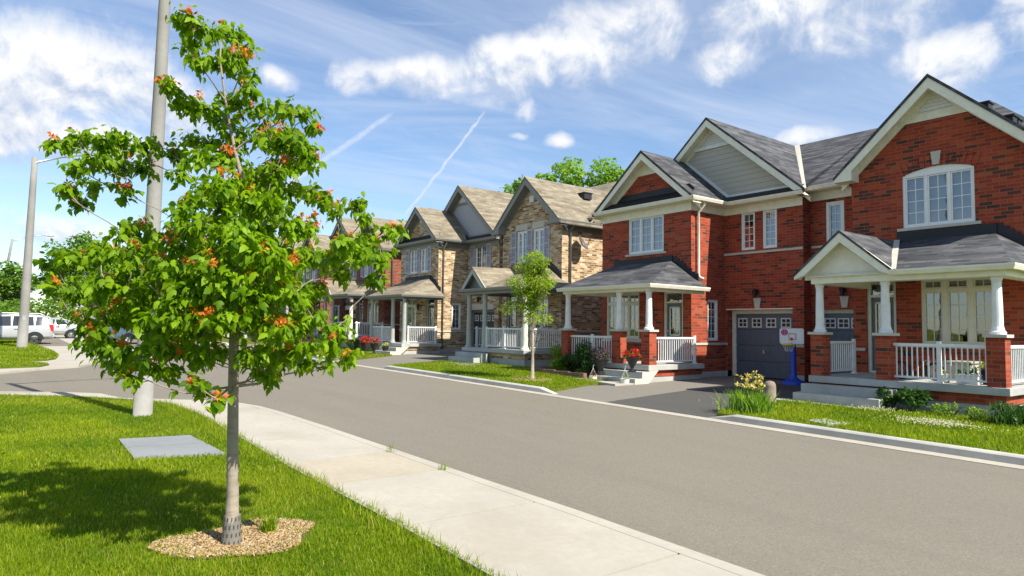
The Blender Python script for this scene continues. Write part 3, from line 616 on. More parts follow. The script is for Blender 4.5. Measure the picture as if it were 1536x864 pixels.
    r=h.mb(); r.box(-14.6,sx,py-.18,py+.12,0,.57); r.box(-14.6,sx,py-.48,py-.18,0,.385)
    h.put(r,'front_steps',CONC,bevel=.01)
    r=h.mb(); q=[(py+.5,.6),(py+.12,.6),(py+.12,.575),(py-.185,.575),(py-.185,.39),(py-.485,.39),(py-.485,.0),(py-.2,.0)]; r.slab([(sx+.035,a,b__) for a,b__ in q],.03,d=(-1,0,0)); h.put(r,'step_stringer',STONE)
    h.railing([(-16.36,yc),(-14.38,yc)],.75,.80,(.5,)); h.railing([(-13.05,yc+.16),(-13.05,16.95)],.75,.80,(1.,) if st['piers'] else (0.03,1.))
    return h
def house_a(dx,dz,st,name,label,shut=False,wide=False,garden=True):
    """garage recess on the left, big gabled bay with porch on the right"""
    h=H(name,label,dx,dz,st,-7.); XP,XL,XR,YA,YG=-10.645,-8.55,-4.6,17.65,19.4
    F=front(YA); G=front(YG); S=side(XR); w=h.mb()
    up_=[(-7.52,-6.83,4.36,5.70),(-6.42,-5.71,4.36,5.70)] if shut else [(-7.3,-5.75,4.34,5.79)]
    if not shut:
        N=12
        for i in range(N):
            ua,ub=-7.3+1.55*i/N,-7.3+1.55*(i+1)/N; fz=lambda u:5.64+.14*(1-((u+6.525)/.775)**2)
            w.add([F(ua,0,fz(ua)),F(ub,0,fz(ub)),F(ub,0,5.79),F(ua,0,5.79),F(ua,-.1,fz(ua)),F(ub,-.1,fz(ub))],[(0,1,2,3),(0,1,5,4)])
    wall(w,F,XL,XR,.45,5.85,[(-6.93,-5.41,1.5,3.08),(-8.22,-7.5,.75,3.05,.16)]+up_)
    wall(w,G,XP,XL,.1,5.75,[(-10.55,-8.7,.1,2.44,.35),(-10.17,-9.62,4.42,5.62)])
    wall(w,sideL(XL),YA,YG,.1,5.75); wall(w,S,YA,28,.1,5.85); wall(w,back(28),XP,XR,.1,5.85); wall(w,side(XP),19.0,YG,.1,5.75)
    ax=-6.52; az=7.92
    w.poly([(XL,YA,5.85),(XR,YA,5.85),(XR,YA,5.95),(ax,YA,7.78),(XL,YA,6.0)])
    w.poly([(XP,28,5.85),(XR,28,5.85),(XR,28,6.0),(-7.2,28,6.5),(XP,28,6.5)])
    h.put(w,'wall',st['brick'])
    b=h.mb(); e=.03; b.box(XL-e,XR+e,YA-e,28,-.3,.45); h.put(b,'foundation',CONC); b=h.mb(); b.box(XP,-10.55,YG-e,YG+.2,-.3,.47); h.put(b,'foundation',CONC)
    for q in ((F,XL,-8.25,0,.035,1.30,1.37),(F,-7.47,XR,0,.035,1.42,1.49),(G,XP+.04,XL,0,.035,4.27,4.34),(S,YA,28,0,.035,1.42,1.49)): b=h.mb(); b.fbox(*q); h.put(b,'stone_band',STONE)
    b=h.mb(); b.add([G(u,d,z) for d in (.0,.03) for u,z in ((-9.72,2.48),(-9.56,2.48),(-9.51,2.81),(-9.77,2.81))],[(0,1,2,3),(4,5,6,7),(0,1,5,4),(1,2,6,5),(2,3,7,6),(3,0,4,7)]); h.put(b,'keystone',STONE)
    h.lantern(G,-9.64,3.0)
    h.window(F,-6.93,-5.41,1.5,3.08,[1,1.05,.95],(2,4),fm=CREAMF,curtain=CURTC,cz=.85,top=.2,jamb=.05,gap=.11)
    h.door(F,-8.22,-7.5,.75,3.05,st['door'])
    h.window(G,-10.17,-9.62,4.42,5.62,None,(2,4),sill=False,jamb=.09)
    if shut:
        for a,b_ in ((-7.52,-6.83),(-6.42,-5.71)): h.window(F,a,b_,4.36,5.70,[1,1],(2,4))
        for a,b_ in ((-7.93,-7.56),(-6.81,-6.45),(-5.69,-5.34)): h.shutter(F,a,b_,4.36,5.72)
        b=h.mb()
        for a,b_ in ((-7.62,-6.78),(-6.50,-5.66)): b.add([F(u,d,z) for d in (0,.02) for u,z in ((a+.03,5.73),(b_-.03,5.73),(b_,6.0),(a,6.0))],[(0,1,2,3),(4,5,6,7),(0,1,5,4),(1,2,6,5),(2,3,7,6),(3,0,4,7)])
        h.put(b,'window_lintel',STONE)
        b=h.mb(); b.box(-6.68,-6.38,YA-.04,YA+.0,6.88,7.15); h.put(b,'gable_vent',WHITE)
    else:
        h.window(F,-7.3,-5.75,4.34,5.64,[1,1,1],(2,4),curtain=CURT,arch=.14,label='wide segmental-arched window with three lights')
        N=14; b=h.mb(); c=(-7.3-5.75)/2; hw=.79
        P=[(-1.05+2.1*i/N)*hw for i in range(N+1)]; zz=lambda u:5.64+.14*(1-(u/hw)**2) if abs(u)<hw else 5.64-.14*((abs(u)/hw)**2-1)
        for i in range(N):
            u0,u1=P[i]+.006,P[i+1]-.006
            b.add([F(c+u*(1+k*.13),d,zz(u)+k*.27) for d in (0,.02) for u,k in ((u0,0),(u1,0),(u1,1),(u0,1))],[(0,1,2,3),(4,5,6,7),(0,1,5,4),(1,2,6,5),(2,3,7,6),(3,0,4,7)])
        h.put(b,'brick_arch',st['brick'])
        b=h.mb(); b.add([F(c+u,d,z) for d in (0,.05) for u,z in ((-.07,5.80),(.07,5.80),(.11,6.12),(-.11,6.12))],[(0,1,2,3),(4,5,6,7),(0,1,5,4),(1,2,6,5),(2,3,7,6),(3,0,4,7)]); h.put(b,'arch_keystone',STONE)
    h.garage(G,-10.55,-8.7,.3,2.44,st['door'] if st is ST1 else TEAL,4)
    # roofs
    r=h.mb(); T=ROOF_T; xe=-7.26
    r.slab([(XP,18.93,MAIN_Z0+.155),(-4.2,18.93,MAIN_Z0+.155),(xe,24.1,MAIN_Z1),(XP,24.1,MAIN_Z1)],T); r.slab([(-4.2,19.02,5.96),(-4.2,28.3,5.96),(xe,24.1,MAIN_Z1)],T); r.slab([(XP,24.1,MAIN_Z1),(xe,24.1,MAIN_Z1),(-4.2,28.3,5.96),(XP,28.35,6.47)],T)
    h.put(r,'main_roof',st['roof'])
    r=h.mb(); r.slab([(ax,17.22,az),(ax,22.4,az),(-4.22,22.4,5.78),(-4.22,17.22,5.78)],T); r.slab([(ax,17.22,az),(-8.82,17.22,5.80),(-8.82,22.4,5.80),(ax,22.4,az)],T); h.put(r,'gable_roof',st['roof'])
    h.rake(17.24,YA,-8.78,-4.26,5.84,5.82,ax,az-.02,.22)
    r=h.mb()   # boxed eave returns
    r.slab([(-8.82,17.23,5.84),(-8.35,17.23,6.12),(-8.35,17.23,5.66),(-8.82,17.23,5.66)],YA-17.23,d=(0,1,0)); h.put(r,'eave_return',st['trim'],bevel=.008); r=h.mb()
    if shut: r.box(-4.95,-4.25,17.2,YA,5.72,5.9)
    else: r.slab([(-4.22,17.23,5.84),(-4.66,17.23,6.12),(-4.66,17.23,5.66),(-4.22,17.23,5.66)],YA-17.23,d=(0,1,0))
    h.put(r,'eave_return',st['trim'],bevel=.008)
    if st is ST1:
        r=h.mb(); r.poly([(-7.15,YA-.015,7.02),(-5.88,YA-.015,7.02),(ax,YA-.015,7.70)]); r.box(-7.24,-5.8,YA-.03,YA,6.92,7.02); po=h.put(r,'gable_peak_board',st['trim'])
        r=h.mb(); r.poly([(-6.92,YA-.03,7.13),(-6.12,YA-.03,7.13),(ax,YA-.03,7.56)]); h.put(r,'gable_louvre',LOUVRE,po)
    h.gutter([(XP-.05,18.90),(-8.8,18.90)],6.08); h.gutter([(-4.2,17.22),(-4.2,28)],5.86)
    s_=h.mb(); zs=5.97; s_.box(XP,-8.82,19.0,YG,zs-.02,zs); s_.fbox(G,XP,XL,0,.03,zs-.27,zs-.021); s_.box(XR,-4.22,YA+.002,28,5.68,5.70); s_.fbox(S,YA,28,0,.03,5.5,5.68); h.put(s_,'soffit',st['soffit'])
    h.downpipe([(-4.28,18.05,5.78),(-4.3,18.05,5.7),(-4.53,18.05,5.5),(-4.53,18.05,.5 if shut else 3.2)],r=.042)
    if shut is False: h.vent(-5.75,18.4,7.16,s=.6); h.vent(-5.25,18.3,6.70,s=.6); h.vent(-5.40,19.2,6.83,s=.6)
    else: h.vent(-5.8,20.0,7.36); h.vent(-5.5,22.0,7.1)
    # porch
    py=14.98; x0,x1=(-8.62,-4.3) if not wide else (-7.9,-3.65); gx0,gx1,ga,gz=(-8.62,-6.42,-7.53,4.06) if not wide else (-7.82,-6.02,-6.92,3.98)
    xt=-5.38; zt=4.05; k=(zt-3.1)/(YA-py)
    r=h.mb(); r.slab([(gx1-.0,py,3.1),(x1,py,3.1),(xt,YA,zt),(ga+.05,YA,zt)],.06); r.slab([(x1,py,3.1),(x1,YA+(.2 if wide else 0),3.1),(XR,YA+.0,3.52),(xt,YA,zt)],.06)
    r.slab([(ga,py-.06,gz),(gx1+.02,py-.06,3.1),(gx1-.05,py+.05,3.14),(ga+.05,YA,zt),(ga,YA,gz)],.06); r.slab([(ga,py-.06,gz),(ga,YA,gz),(gx0-.02,YA,3.1),(gx0-.02,py-.06,3.1)],.06)
    h.put(r,'porch_roof',st['roof'])
    if not wide:
        r=h.mb(); v0=Vector((gx1+.0,py+.0,3.115)); v1=Vector((ga+.1,YA-.05,zt+.02)); a_=Vector((.07,0,.0)); r.add([tuple(v0-a_),tuple(v0+a_),tuple(v1+a_),tuple(v1-a_)],[(0,1,2,3)]); h.put(r,'valley_flashing',STONE)
    r=h.mb(); r.box(ga+.1,xt+.05,YA-.06,YA-.005,zt-.03,zt+.2); n=7
    for i in range(n): t0=i/n; xx=xt+.05+(XR-xt-.05)*t0; zz=zt+.2-.55*t0; r.box(xx,xx+(XR-xt)/n+.01,YA-.03-.001*i,YA-.004,zz-.3,zz)
    h.put(r,'porch_flashing',st['flash'])
    r=h.mb(); f0=py-.04
    for (xa,za,xb,zb) in ((gx0,3.12,ga,gz-.02),(gx1,3.12,ga,gz-.02)):
        r.slab([(xa,f0,za-.0),(xb,f0,zb),(xb,f0,zb-.25),(xa+(.24 if xa<xb else -.24),f0,za-.05),(xa,f0,za-.13)],.05,d=(0,1,0))
    ro=h.put(r,'porch_gable_trim',CREAM if st is ST1 else GREYCOL)
    r=h.mb(); r.poly([(gx0+.1,py+.26,2.98),(gx1-.05,py+.26,2.98),(gx1-.05,py+.26,3.1),(ga,py+.26,gz-.12),(gx0+.1,py+.26,3.1)]); 
    for xa,xb in ((gx0,ga),(gx1,ga)): r.poly([(xa,f0,3.0),(xb,f0,gz-.18),(xb,py+.26,gz-.18),(xa,py+.26,3.0)])
    r.slab([(gx0+.42,py+.245,3.12),(gx1-.42,py+.245,3.12),(ga,py+.245,gz-.36)],.015,d=(0,1,0)); h.put(r,'porch_gable_panel',st['soffit'],ro)
    h.gutter([(gx1-.03 if not wide else x0,py-.07),(x1+.06,py-.07),(x1+.06,YA+(.25 if wide else 0))],3.1)
    bx0,bx1=(x0+.32,x1-.16) if not wide else (x0+.15,x1-.12)
    r=h.mb(); r.box(bx0,bx1,py+.14,py+.44,2.88,3.03); r.box(bx1-.26,bx1,py+.44,YA-.02,2.88,3.03); r.box(bx0,bx0+.22,py+.44,YA-.02,2.88,3.03); r.box(bx0,x1,py+.04,YA-.02,3.031,3.045); h.put(r,'porch_beam',st['soffit'])
    yc=py+.32; xs=(-8.19,-6.72,-4.66) if not wide else (-7.62,-6.5,-3.92)
    for x in xs: h.column(x,yc,1.76 if st['piers'] else .75,2.88,st['col'] if not (wide and x>-4) else CREAM,.75 if st['piers'] else None,.08 if st['piers'] else .09)
    sx0,sx1=(-8.38,-4.43) if not wide else (-7.84,-3.74)
    r=h.mb(); r.box(sx0,sx1,py+.12,YA-.035,.60,.75); r.box(sx0+.1,sx1-.12,py+.26,YA-.035,-.2,.40); h.put(r,'porch_slab',CONC,bevel=.01)
    r=h.mb(); r.box(sx0+.11,sx1-.1,py+.24,YA-.035,.401,.60); h.put(r,'porch_skirt_brick',st['brick'])
    r=h.mb(); a,b_=(sx0-.02,-6.42) if not wide else (sx0,-5.95)
    r.box(a,b_,py-.19,py+.12,-.1,.57); r.box(a-.02,b_-.1,py-.5,py-.19,-.1,.385); h.put(r,'front_steps',CONC,bevel=.012)
    if not wide:
        h.railing([(-6.56,yc),(-4.82,yc)],.75,.80,(.5,)); h.railing([(-8.2,yc+.2),(-8.2,16.92)],.75,.80,(1.,)); h.railing([(-4.62,yc+.18),(-4.62,17.55)],.75,.80,(1.,))
    else:
        h.railing([(-6.4,yc),(-4.02,yc)],.75,.80,(.02,.5,.98)); h.railing([(-7.62,yc+.3),(-7.62,17.3)],.75,.80,(0.05,1.)); h.railing([(-3.92,yc+.25),(-3.92,17.2)],.75,.80,(.05,1.))
    return h
G1='street houses'
hb=house_b(0,0,ST1,'semi_detached_house','red brick house with charcoal roof, hipped porch and small brick gable over its left bay',shut=False)
ha=house_a(0,0,ST1,'semi_detached_house','red brick house at the right edge with large gable and arched upper window')
hd=house_b(-15.4,.2,ST2,'semi_detached_house','buff brick house with hipped tan porch roof and two red flower urns at its steps',porch_y=14.9,shut=True)
hc=house_a(-15.4,.2,ST2,'semi_detached_house','buff brick house with tall brick gable and a satellite dish on its side wall',shut=True,wide=True)
# satellite dish on the side wall of the buff house
x,y,z=-19.98,18.45,5.15
m=MB(); m.tube([(x,y+.1,z-.35),(x+.12,y+.05,z-.32),(x+.22,y,z)],.02,6); dd=hc.put(m,'dish_bracket',STEEL)
m=MB(); N=20; c=Vector((x+.28,y-.02,z+.02)); ax_=Vector((.75,.42,.5)).normalized(); a_=ax_.cross(Vector((0,0,1))).normalized(); b_=ax_.cross(a_)
rings=[(0,0),(.12,.015),(.22,.045),(.30,.09)]; vs=[tuple(c+a_*math.cos(6.283*q/N)*r_+b_*math.sin(6.283*q/N)*r_*1.15+ax_*t_) for r_,t_ in rings[1:] for q in range(N)]+[tuple(c)]
m.add(vs,[(i*N+q,i*N+(q+1)%N,(i+1)*N+(q+1)%N,(i+1)*N+q) for i in range(2) for q in range(N)]+[(len(vs)-1,q,(q+1)%N) for q in range(N)]); h_=m.build('dish_reflector',painted('dish_grey',(.09,.09,.10),.5),dd,smooth=True)
m=MB(); m.tube([tuple(c-b_*-.3+ax_*.08),tuple(c+ax_*.36+b_*.05)],.01,6); m.tube([tuple(c+ax_*.33+b_*.05),tuple(c+ax_*.40+b_*.05)],.03,8); m.build('dish_feed',BLACK,dd)
he=house_a(-30.8,.4,ST3,'semi_detached_house','red brick house with tan roof seen past the maple, left of the buff pair',shut=True,wide=True)
hf=house_b(-30.8,.4,ST3,'semi_detached_house','red brick house half hidden behind the maple leaves, third pair along the street',shut=True)
hg=house_a(-46.2,.72,ST3,'semi_detached_house','brick house with tan hipped roof behind the middle of the maple crown, fourth pair',shut=True,wide=True)
hh=house_b(-46.2,.72,ST2,'semi_detached_house','buff brick house hidden behind the maple trunk line, fourth pair',shut=True)
def far_house(root, loc, rz, label):
    return dup(root.root, loc, rz, 1., label)
far_house(hd,(-100,38,1.25),R(70),'distant buff house beyond the trees at the end of the street')
far_house(he,(-98,26,1.2),R(75),'distant red brick house beyond the parked cars, with tan roof')
far_house(hd,(-118,12,1.3),R(85),'distant buff house seen through the maple at the street end')

# ------------------------------------------------------------------ ground
def sheet(name, pts, dz, m, th=0., div=None):
    """flat polygon following the street's grade; th>0 gives it kerb-like sides"""
    b=MB(); P=[(x,y,zg(x)+dz) for x,y in pts]
    if th: b.slab(P,th)
    else: b.poly(P)
    return b.build(name,m)
b=MB(); xs=[-2200,-600,-300,-90,-60,-30,0,20,60,300,2200]; ys=[-2200,-300,-60,-20,10,30,60,300,2200]
b.add([(x,y,zg(x)-.06) for y in ys for x in xs],[(j*len(xs)+i,j*len(xs)+i+1,(j+1)*len(xs)+i+1,(j+1)*len(xs)+i) for j in range(len(ys)-1) for i in range(len(xs)-1)])
struct(b.build('ground',TURF))
b=MB()
for x0,x1 in ((-90,-60),(-60,-30),(-30,0),(0,20),(20,60)):
    b.poly([(x0,-1,zg(x0)),(x1,-1,zg(x1)),(x1,10.48,zg(x1)),(x0,10.48,zg(x0))])
b.poly([(-60,-60,zg(-60)),(-30,-60,zg(-30)),(-30,-1,zg(-30)),(-60,-1,zg(-60))]); b.poly([(-30,-60,zg(-30)),(-15,-60,zg(-15)),(-15,-1,zg(-15)),(-30,-1,zg(-30))])
struct(b.build('road',ROADM))
# gutter strip + kerbs on the far side
def strip(name,x0,x1,y0,y1,dz0,dz1,m,n=1):
    b=MB(); 
    for i in range(n):
        a=x0+(x1-x0)*i/n; c=x0+(x1-x0)*(i+1)/n
        b.add([(a,y0,zg(a)+dz0),(c,y0,zg(c)+dz0),(c,y1,zg(c)+dz0),(a,y1,zg(a)+dz0),(a,y0,zg(a)+dz1),(c,y0,zg(c)+dz1),(c,y1,zg(c)+dz1),(a,y1,zg(a)+dz1)],[(0,3,2,1),(4,5,6,7),(0,1,5,4),(1,2,6,5),(2,3,7,6),(3,0,4,7)])
    return b.build(name,m)
struct(strip('gutter_strip',-88,19,10.48,10.78,-.1,.008,PAN,6))
KERBS=[(-8.0,19),(-21.9,-12.45),(-38,-25.6),(-54,-42)]
for a,c in KERBS:
    b=MB(); n=max(2,int((c-a)/3)); X=[a-.0]+[a+.55]+[a+.55+(c-a-1.1)*i/n for i in range(1,n)]+[c-.55,c]
    H_=[.012]+[.125]*(len(X)-2)+[.012]
    sec=lambda x,h:[(x,10.765,zg(x)-.05),(x,10.785,zg(x)+h*.8),(x,10.82,zg(x)+h),(x,10.93,zg(x)+h),(x,10.95,zg(x)-.05)]
    vs=[p for x,h in zip(X,H_) for p in sec(x,h)]; k=5
    b.add(vs,[(i*k+q,i*k+(q+1)%k,(i+1)*k+(q+1)%k,(i+1)*k+q) for i in range(len(X)-1) for q in range(k)]+[tuple(range(k)),tuple(range((len(X)-1)*k,len(X)*k))])
    struct(b.build('kerb',KERBM))
for j in range(-1,28):                           # kerb joints
    pass
# far lawns (z .10 above the grade), driveways
def lawn_far(x0,x1,poly=None):
    return sheet('front_lawn',poly,.10,TURF,.2)
LF=[[(-7.9,10.94),(19,10.94),(19,15.2),(-4.3,15.2),(-6.5,14.9),(-6.6,14.35),(-8.35,14.35),(-8.75,13.1)],
    [(-21.6,10.94),(-12.75,10.94),(-13.9,14.3),(-16.9,14.6),(-17.3,28),(-19.9,28),(-19.2,15.2),(-23.2,14.9),(-23.45,14.3)],
    [(-38,10.94),(-25.5,10.94),(-27.6,14.2),(-29.4,14.9),(-29.4,15.2),(-38,15.2)],[(-54,10.94),(-42,10.94),(-43,14.8),(-54,15)],[(-17.3,17),(-17.3,28),(-20,28),(-20,17)],[(-32.8,15),(-32.8,28),(-35.3,28),(-35.3,15)]]
for P in LF[:4]: struct(sheet('front_lawn',P,.10,TURF,.2))
struct(sheet('back_yard',[(-120,28.2),(40,28.2),(40,60),(-120,60)],.05,TURF))
for P in ([(-12.9,10.78),(-7.6,10.78),(-8.5,14.4),(-8.4,19.45),(-13.45,19.4),(-12.85,14.1),(-14.1,14.1)],[(-25.9,10.78),(-21.2,10.78),(-23.3,14.9),(-23.5,19.4),(-28.85,19.4),(-28.4,14.4)],[(-42.5,10.78),(-37.5,10.78),(-38.8,14.8),(-39,19.6),(-44.3,19.4),(-43.8,14.4)]):
    b=MB(); b.poly([(x,y,zg(x)+ (.012 if y<11 else .012+.11*min(1,(y-10.8)/6)) ) for x,y in P]) if False else None
    vs=[]; 
    ys_=[10.78,12.5,14.3,16.5,19.45]
    def edge(P,y,left):
        L=[P[0]]+[p for p in reversed(P[1:])] if left else P[1:4]
        if left: L=[P[0],P[-1],P[-2] if len(P)>6 else P[-1],P[-3] if len(P)>6 else P[-2]]
        L=sorted(L,key=lambda p:p[1])
        for (xa,ya),(xb,yb) in zip(L,L[1:]):
            if ya<=y<=yb and yb>ya: return xa+(xb-xa)*(y-ya)/(yb-ya)
        return L[-1][0] if y>L[-1][1] else L[0][0]
    fs=[]
    for j,y in enumerate(ys_):
        xl,xr=edge(P,y,True),edge(P,y,False); zz=.010+.115*min(1,(y-10.78)/5.5)
        vs+=[(xl,y,zg(xl)+zz),(xr,y,zg(xr)+zz)]
        if j: fs.append((2*j-2,2*j-1,2*j+1,2*j))
    b.add(vs,fs); struct(b.build('driveway',DRIVEM))
    if P[0][0]>-13: pass
struct(sheet('front_path',[(-14.9,13.55),(-12.9,13.35),(-12.85,14.15),(-14.9,14.15)],.118,WALK,.15))
struct(sheet('front_path',[(-8.75,14.05),(-6.4,14.2),(-6.35,14.55),(-8.75,14.55)],.115,WALK,.15))
struct(sheet('front_path',[(-30.4,13.9),(-28.3,13.7),(-28.25,14.5),(-30.4,14.5)],.12,WALK,.15))
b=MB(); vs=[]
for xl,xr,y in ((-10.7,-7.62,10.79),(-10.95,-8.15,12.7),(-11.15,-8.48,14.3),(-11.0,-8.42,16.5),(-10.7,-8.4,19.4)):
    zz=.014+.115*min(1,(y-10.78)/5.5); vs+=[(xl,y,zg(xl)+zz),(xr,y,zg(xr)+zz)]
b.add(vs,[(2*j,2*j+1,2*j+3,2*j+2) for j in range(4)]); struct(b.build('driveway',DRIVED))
# near pavement with kerb
WE=[(14,4.13),(-2.6,4.13),(-4.44,4.14),(-6.99,4.08),(-9.88,4.03),(-11.86,3.96),(-12.73,3.88),(-13.48,3.66),(-14.13,3.16),(-14.73,2.45),(-15.12,1.98),(-15.69,1.82),(-16.13,1.72),(-16.7,1.16),(-17.36,.07),(-17.7,-1.5),(-17.8,-30)]
GE=[(-16.9,-30),(-16.95,-1.5),(-16.74,.06),(-16.07,.9),(-15.73,1.32),(-15.33,1.62),(-14.83,2.12),(-14.33,2.38),(-13.64,2.6),(-12.08,2.71),(-10.11,2.68),(-7.28,2.61),(-4.89,2.62),(-3.56,2.61),(14,2.61)]
def ribbon(name,A,B,dz,m,th):
    b=MB(); 
    n=len(A); vs=[(x,y,zg(x)+dz) for x,y in A]+[(x,y,zg(x)+dz) for x,y in B]; lo=[(x,y,z-th) for x,y,z in vs]
    fs=[(i,i+1,n+i+1,n+i) for i in range(n-1)]+[(i,i+1,2*n+i+1,2*n+i) for i in range(n-1)]
    b.add(vs+lo,fs); return b.build(name,m)
def resample(P,n):
    P=np.array(P,float); d=np.r_[0,np.cumsum(np.hypot(*np.diff(P,axis=0).T))]; t=np.linspace(0,d[-1],n)
    return list(zip(np.interp(t,d,P[:,0]),np.interp(t,d,P[:,1])))
def side_joint(x): return x
# the pavement is cast in bays: each bay is a slab with a small gap
from math import hypot
inner=list(reversed(GE))
# straight part bays between joints (x positions measured), the last part follows the corner
KW=.155
JX=[14,11.2,8.4,5.6,2.8,.2,-1.55,-3.2,-4.85,-6.45,-7.63,-9.2,-10.8,-12.35]
def yo(x): return float(np.interp(x,[p[0] for p in reversed(WE[:7])],[p[1] for p in reversed(WE[:7])]))
def yi(x): return float(np.interp(x,[p[0] for p in GE[9:]],[p[1] for p in GE[9:]]))
b=MB()
for i,(xa,xb) in enumerate(zip(JX,JX[1:])):
    g=.013; a,c=xb+g,xa-g; n=4; X=[a+(c-a)*q/n for q in range(n+1)]
    for p,q in zip(X,X[1:]):
        b.slab([(p,yi(p),zg(p)+.105),(q,yi(q),zg(q)+.105),(q,yo(q)-KW,zg(q)+.105),(p,yo(p)-KW,zg(p)+.105)],.1,i%2 if False else (1 if i in (9,) else 0))
b.poly([(p[0],p[1],zg(p[0])+.103) for p in [(-12.36,2.70),(-12.36,3.76),(-12.73,3.72),(-13.38,3.52),(-14.0,3.06),(-14.6,2.36),(-15.0,1.86),(-15.33,1.62),(-14.83,2.12),(-14.33,2.38),(-13.64,2.6)]])
b.poly([(p[0],p[1],zg(p[0])+.103) for p in [(-15.33,1.62),(-15.0,1.86),(-15.6,1.7),(-16.0,1.62),(-16.5,1.1),(-17.1,0),(-17.6,-1.5),(-17.6,-30),(-16.9,-30),(-16.95,-1.5),(-16.74,.06),(-16.07,.9),(-15.73,1.32)]])
WALK2=conc('warm_sidewalk_concrete',(.425,.37,.285),.15)
struct(b.build('pavement',[WALK,WALK2]))
ko=[(x,y) for x,y in WE]; ki=[]
for i,(x,y) in enumerate(WE):
    p=Vector(WE[max(i-1,0)]); q=Vector(WE[min(i+1,len(WE)-1)]); t=(q-p).normalized(); n_=Vector((-t.y,t.x)); ki.append((x+n_.x*(KW-.018),y+n_.y*(KW-.018)))
struct(ribbon('kerb',ki,ko,.10,WALK,.14))
NL=[(14,2.62)]+[(14,-30)]+GE
struct(sheet('verge_lawn',[(14,2.61),(14,-30),(-16.9,-30)]+GE[1:-1],.085,TURF))
# far corner: apron, lawns
struct(sheet('corner_pavement',[(-22.6,-3),(-23.28,.06),(-24.51,1.01),(-25.33,2.08),(-26.8,2.77),(-29.65,4.0),(-34,5.2),(-44,5.6),(-60,5.6),(-60,-3)],.06,WALK,.1))
struct(sheet('corner_lawn',[(-60,.4),(-52,1.2),(-41,1.55),(-37.89,1.62),(-34.01,1.85),(-30.85,1.83),(-28.9,1.63),(-28.1,1.31),(-27.75,.8),(-27.7,-3),(-60,-3)],.10,TURF,.08))
struct(sheet('corner_lawn',[(-26.9,-3),(-26.9,.3),(-27.01,.78),(-26.4,1.2),(-25.81,1.3),(-24.94,1.0),(-24.68,.06),(-24.2,-3)],.10,TURF,.08))
struct(sheet('side_street',[(-90,3.0),(-40,3.0),(-40,-1),(-90,-8)],.075,ROADM,.02))
# ------------------------------------------------------------------ grass
rng=np.random.default_rng(7)
def inpoly(P,x,y):
    c=np.zeros(len(x),bool); n=len(P)
    for i in range(n):
        x1,y1=P[i]; x2,y2=P[i-1]
        k=((y1>y)!=(y2>y)); c^=k&(x<(x2-x1)*(y-y1)/((y2-y1) if y2!=y1 else 1e-9)+x1)
    return c
def vnoise(x,y,s,seed=0):
    r=np.random.default_rng(seed); G=r.random((64,64)); u=x*s; v=y*s; i=np.floor(u).astype(int); j=np.floor(v).astype(int); fu=u-i; fv=v-j
    fu=fu*fu*(3-2*fu); fv=fv*fv*(3-2*fv); g=lambda a,b:G[a%64,b%64]
    return (g(i,j)*(1-fu)+g(i+1,j)*fu)*(1-fv)+(g(i,j+1)*(1-fu)+g(i+1,j+1)*fu)*fv
def blades(poly,box,dens,hmin,hmax,wid,dz,seed,hole=None,fall=None,edge=0.):
    r=np.random.default_rng(seed); x0,x1,y0,y1=box; n=int((x1-x0)*(y1-y0)*dens); x=r.uniform(x0,x1,n); y=r.uniform(y0,y1,n)
    k=inpoly(poly,x,y)
    if fall is not None: k&=r.random(n)<fall(x,y)
    if hole is not None: k&=~hole(x,y,r)
    x=x[k]; y=y[k]; n=len(x)
    big=vnoise(x,y,1.1,seed)*.6+vnoise(x,y,3.3,seed+1)*.4
    h=(hmin+(hmax-hmin)*r.random(n)**1.6)*(.7+.6*big); wd=wid*(.7+.6*r.random(n)); a=r.uniform(0,6.283,n); la=r.uniform(0,6.283,n); ln=h*r.uniform(.1,.75,n)
    z=-.012*np.clip(x,-90,20)*1.0+dz; ca,sa=np.cos(a)*wd/2,np.sin(a)*wd/2; lx,ly=np.cos(la)*ln,np.sin(la)*ln
    B1=np.stack([x-ca,y-sa,z],1); B2=np.stack([x+ca,y+sa,z],1); M1=np.stack([x+ca*.8+lx*.35,y+sa*.8+ly*.35,z+h*.6],1); M2=np.stack([x-ca*.8+lx*.35,y-sa*.8+ly*.35,z+h*.6],1)
    T=np.stack([x+lx,y+ly,z+h*np.where(ln/h>.6,.85,1)],1); V=np.stack([B1,B2,M1,M2,T],1).reshape(-1,3); i=np.arange(n)*5
    F3=np.concatenate([np.stack([i,i+1,i+2],1),np.stack([i,i+2,i+3],1),np.stack([i+3,i+2,i+4],1)])
    var=np.clip(big*.95+r.random(n)*.35-.18,0,.92); dead=r.random(n)<(.04+.10*(vnoise(x,y,.9,seed+5)>.62)); var=np.where(dead,.93+.07*r.random(n),var)
    return V,F3,np.tile(var,3)
def merge(name,parts,mat,**k):
    off=0; Vs=[];Fs=[];vs=[]
    for V,F,v in parts: Vs.append(V); Fs.append(F+off); vs.append(v); off+=len(V)
    return np_mesh(name,np.concatenate(Vs),np.concatenate(Fs),mat,var=np.concatenate(vs),**k)
TREE=(-5.18,1.41)
MUL=(-5.26,1.50)
def mul_hole(x,y,r):
    d=np.hypot((x-MUL[0])/.38,(y-MUL[1])/.55)+.55*(vnoise(x,y,7,3)-.5)+.20*r.standard_normal(len(x)); return d<.84
VP=[(-10.14,1.30),(-10.01,2.13),(-8.52,2.21),(-8.77,1.28)]
def near_hole(x,y,r): return mul_hole(x,y,r)|inpoly([(-10.12,1.31),(-9.99,2.1),(-8.57,2.17),(-8.80,1.31)],x,y)
NG=[(14,2.66),(14,-30),(-16.85,-30)]+[(x,y+.05) for x,y in GE[1:-1]]
dist=lambda x,y:np.hypot(x,y)
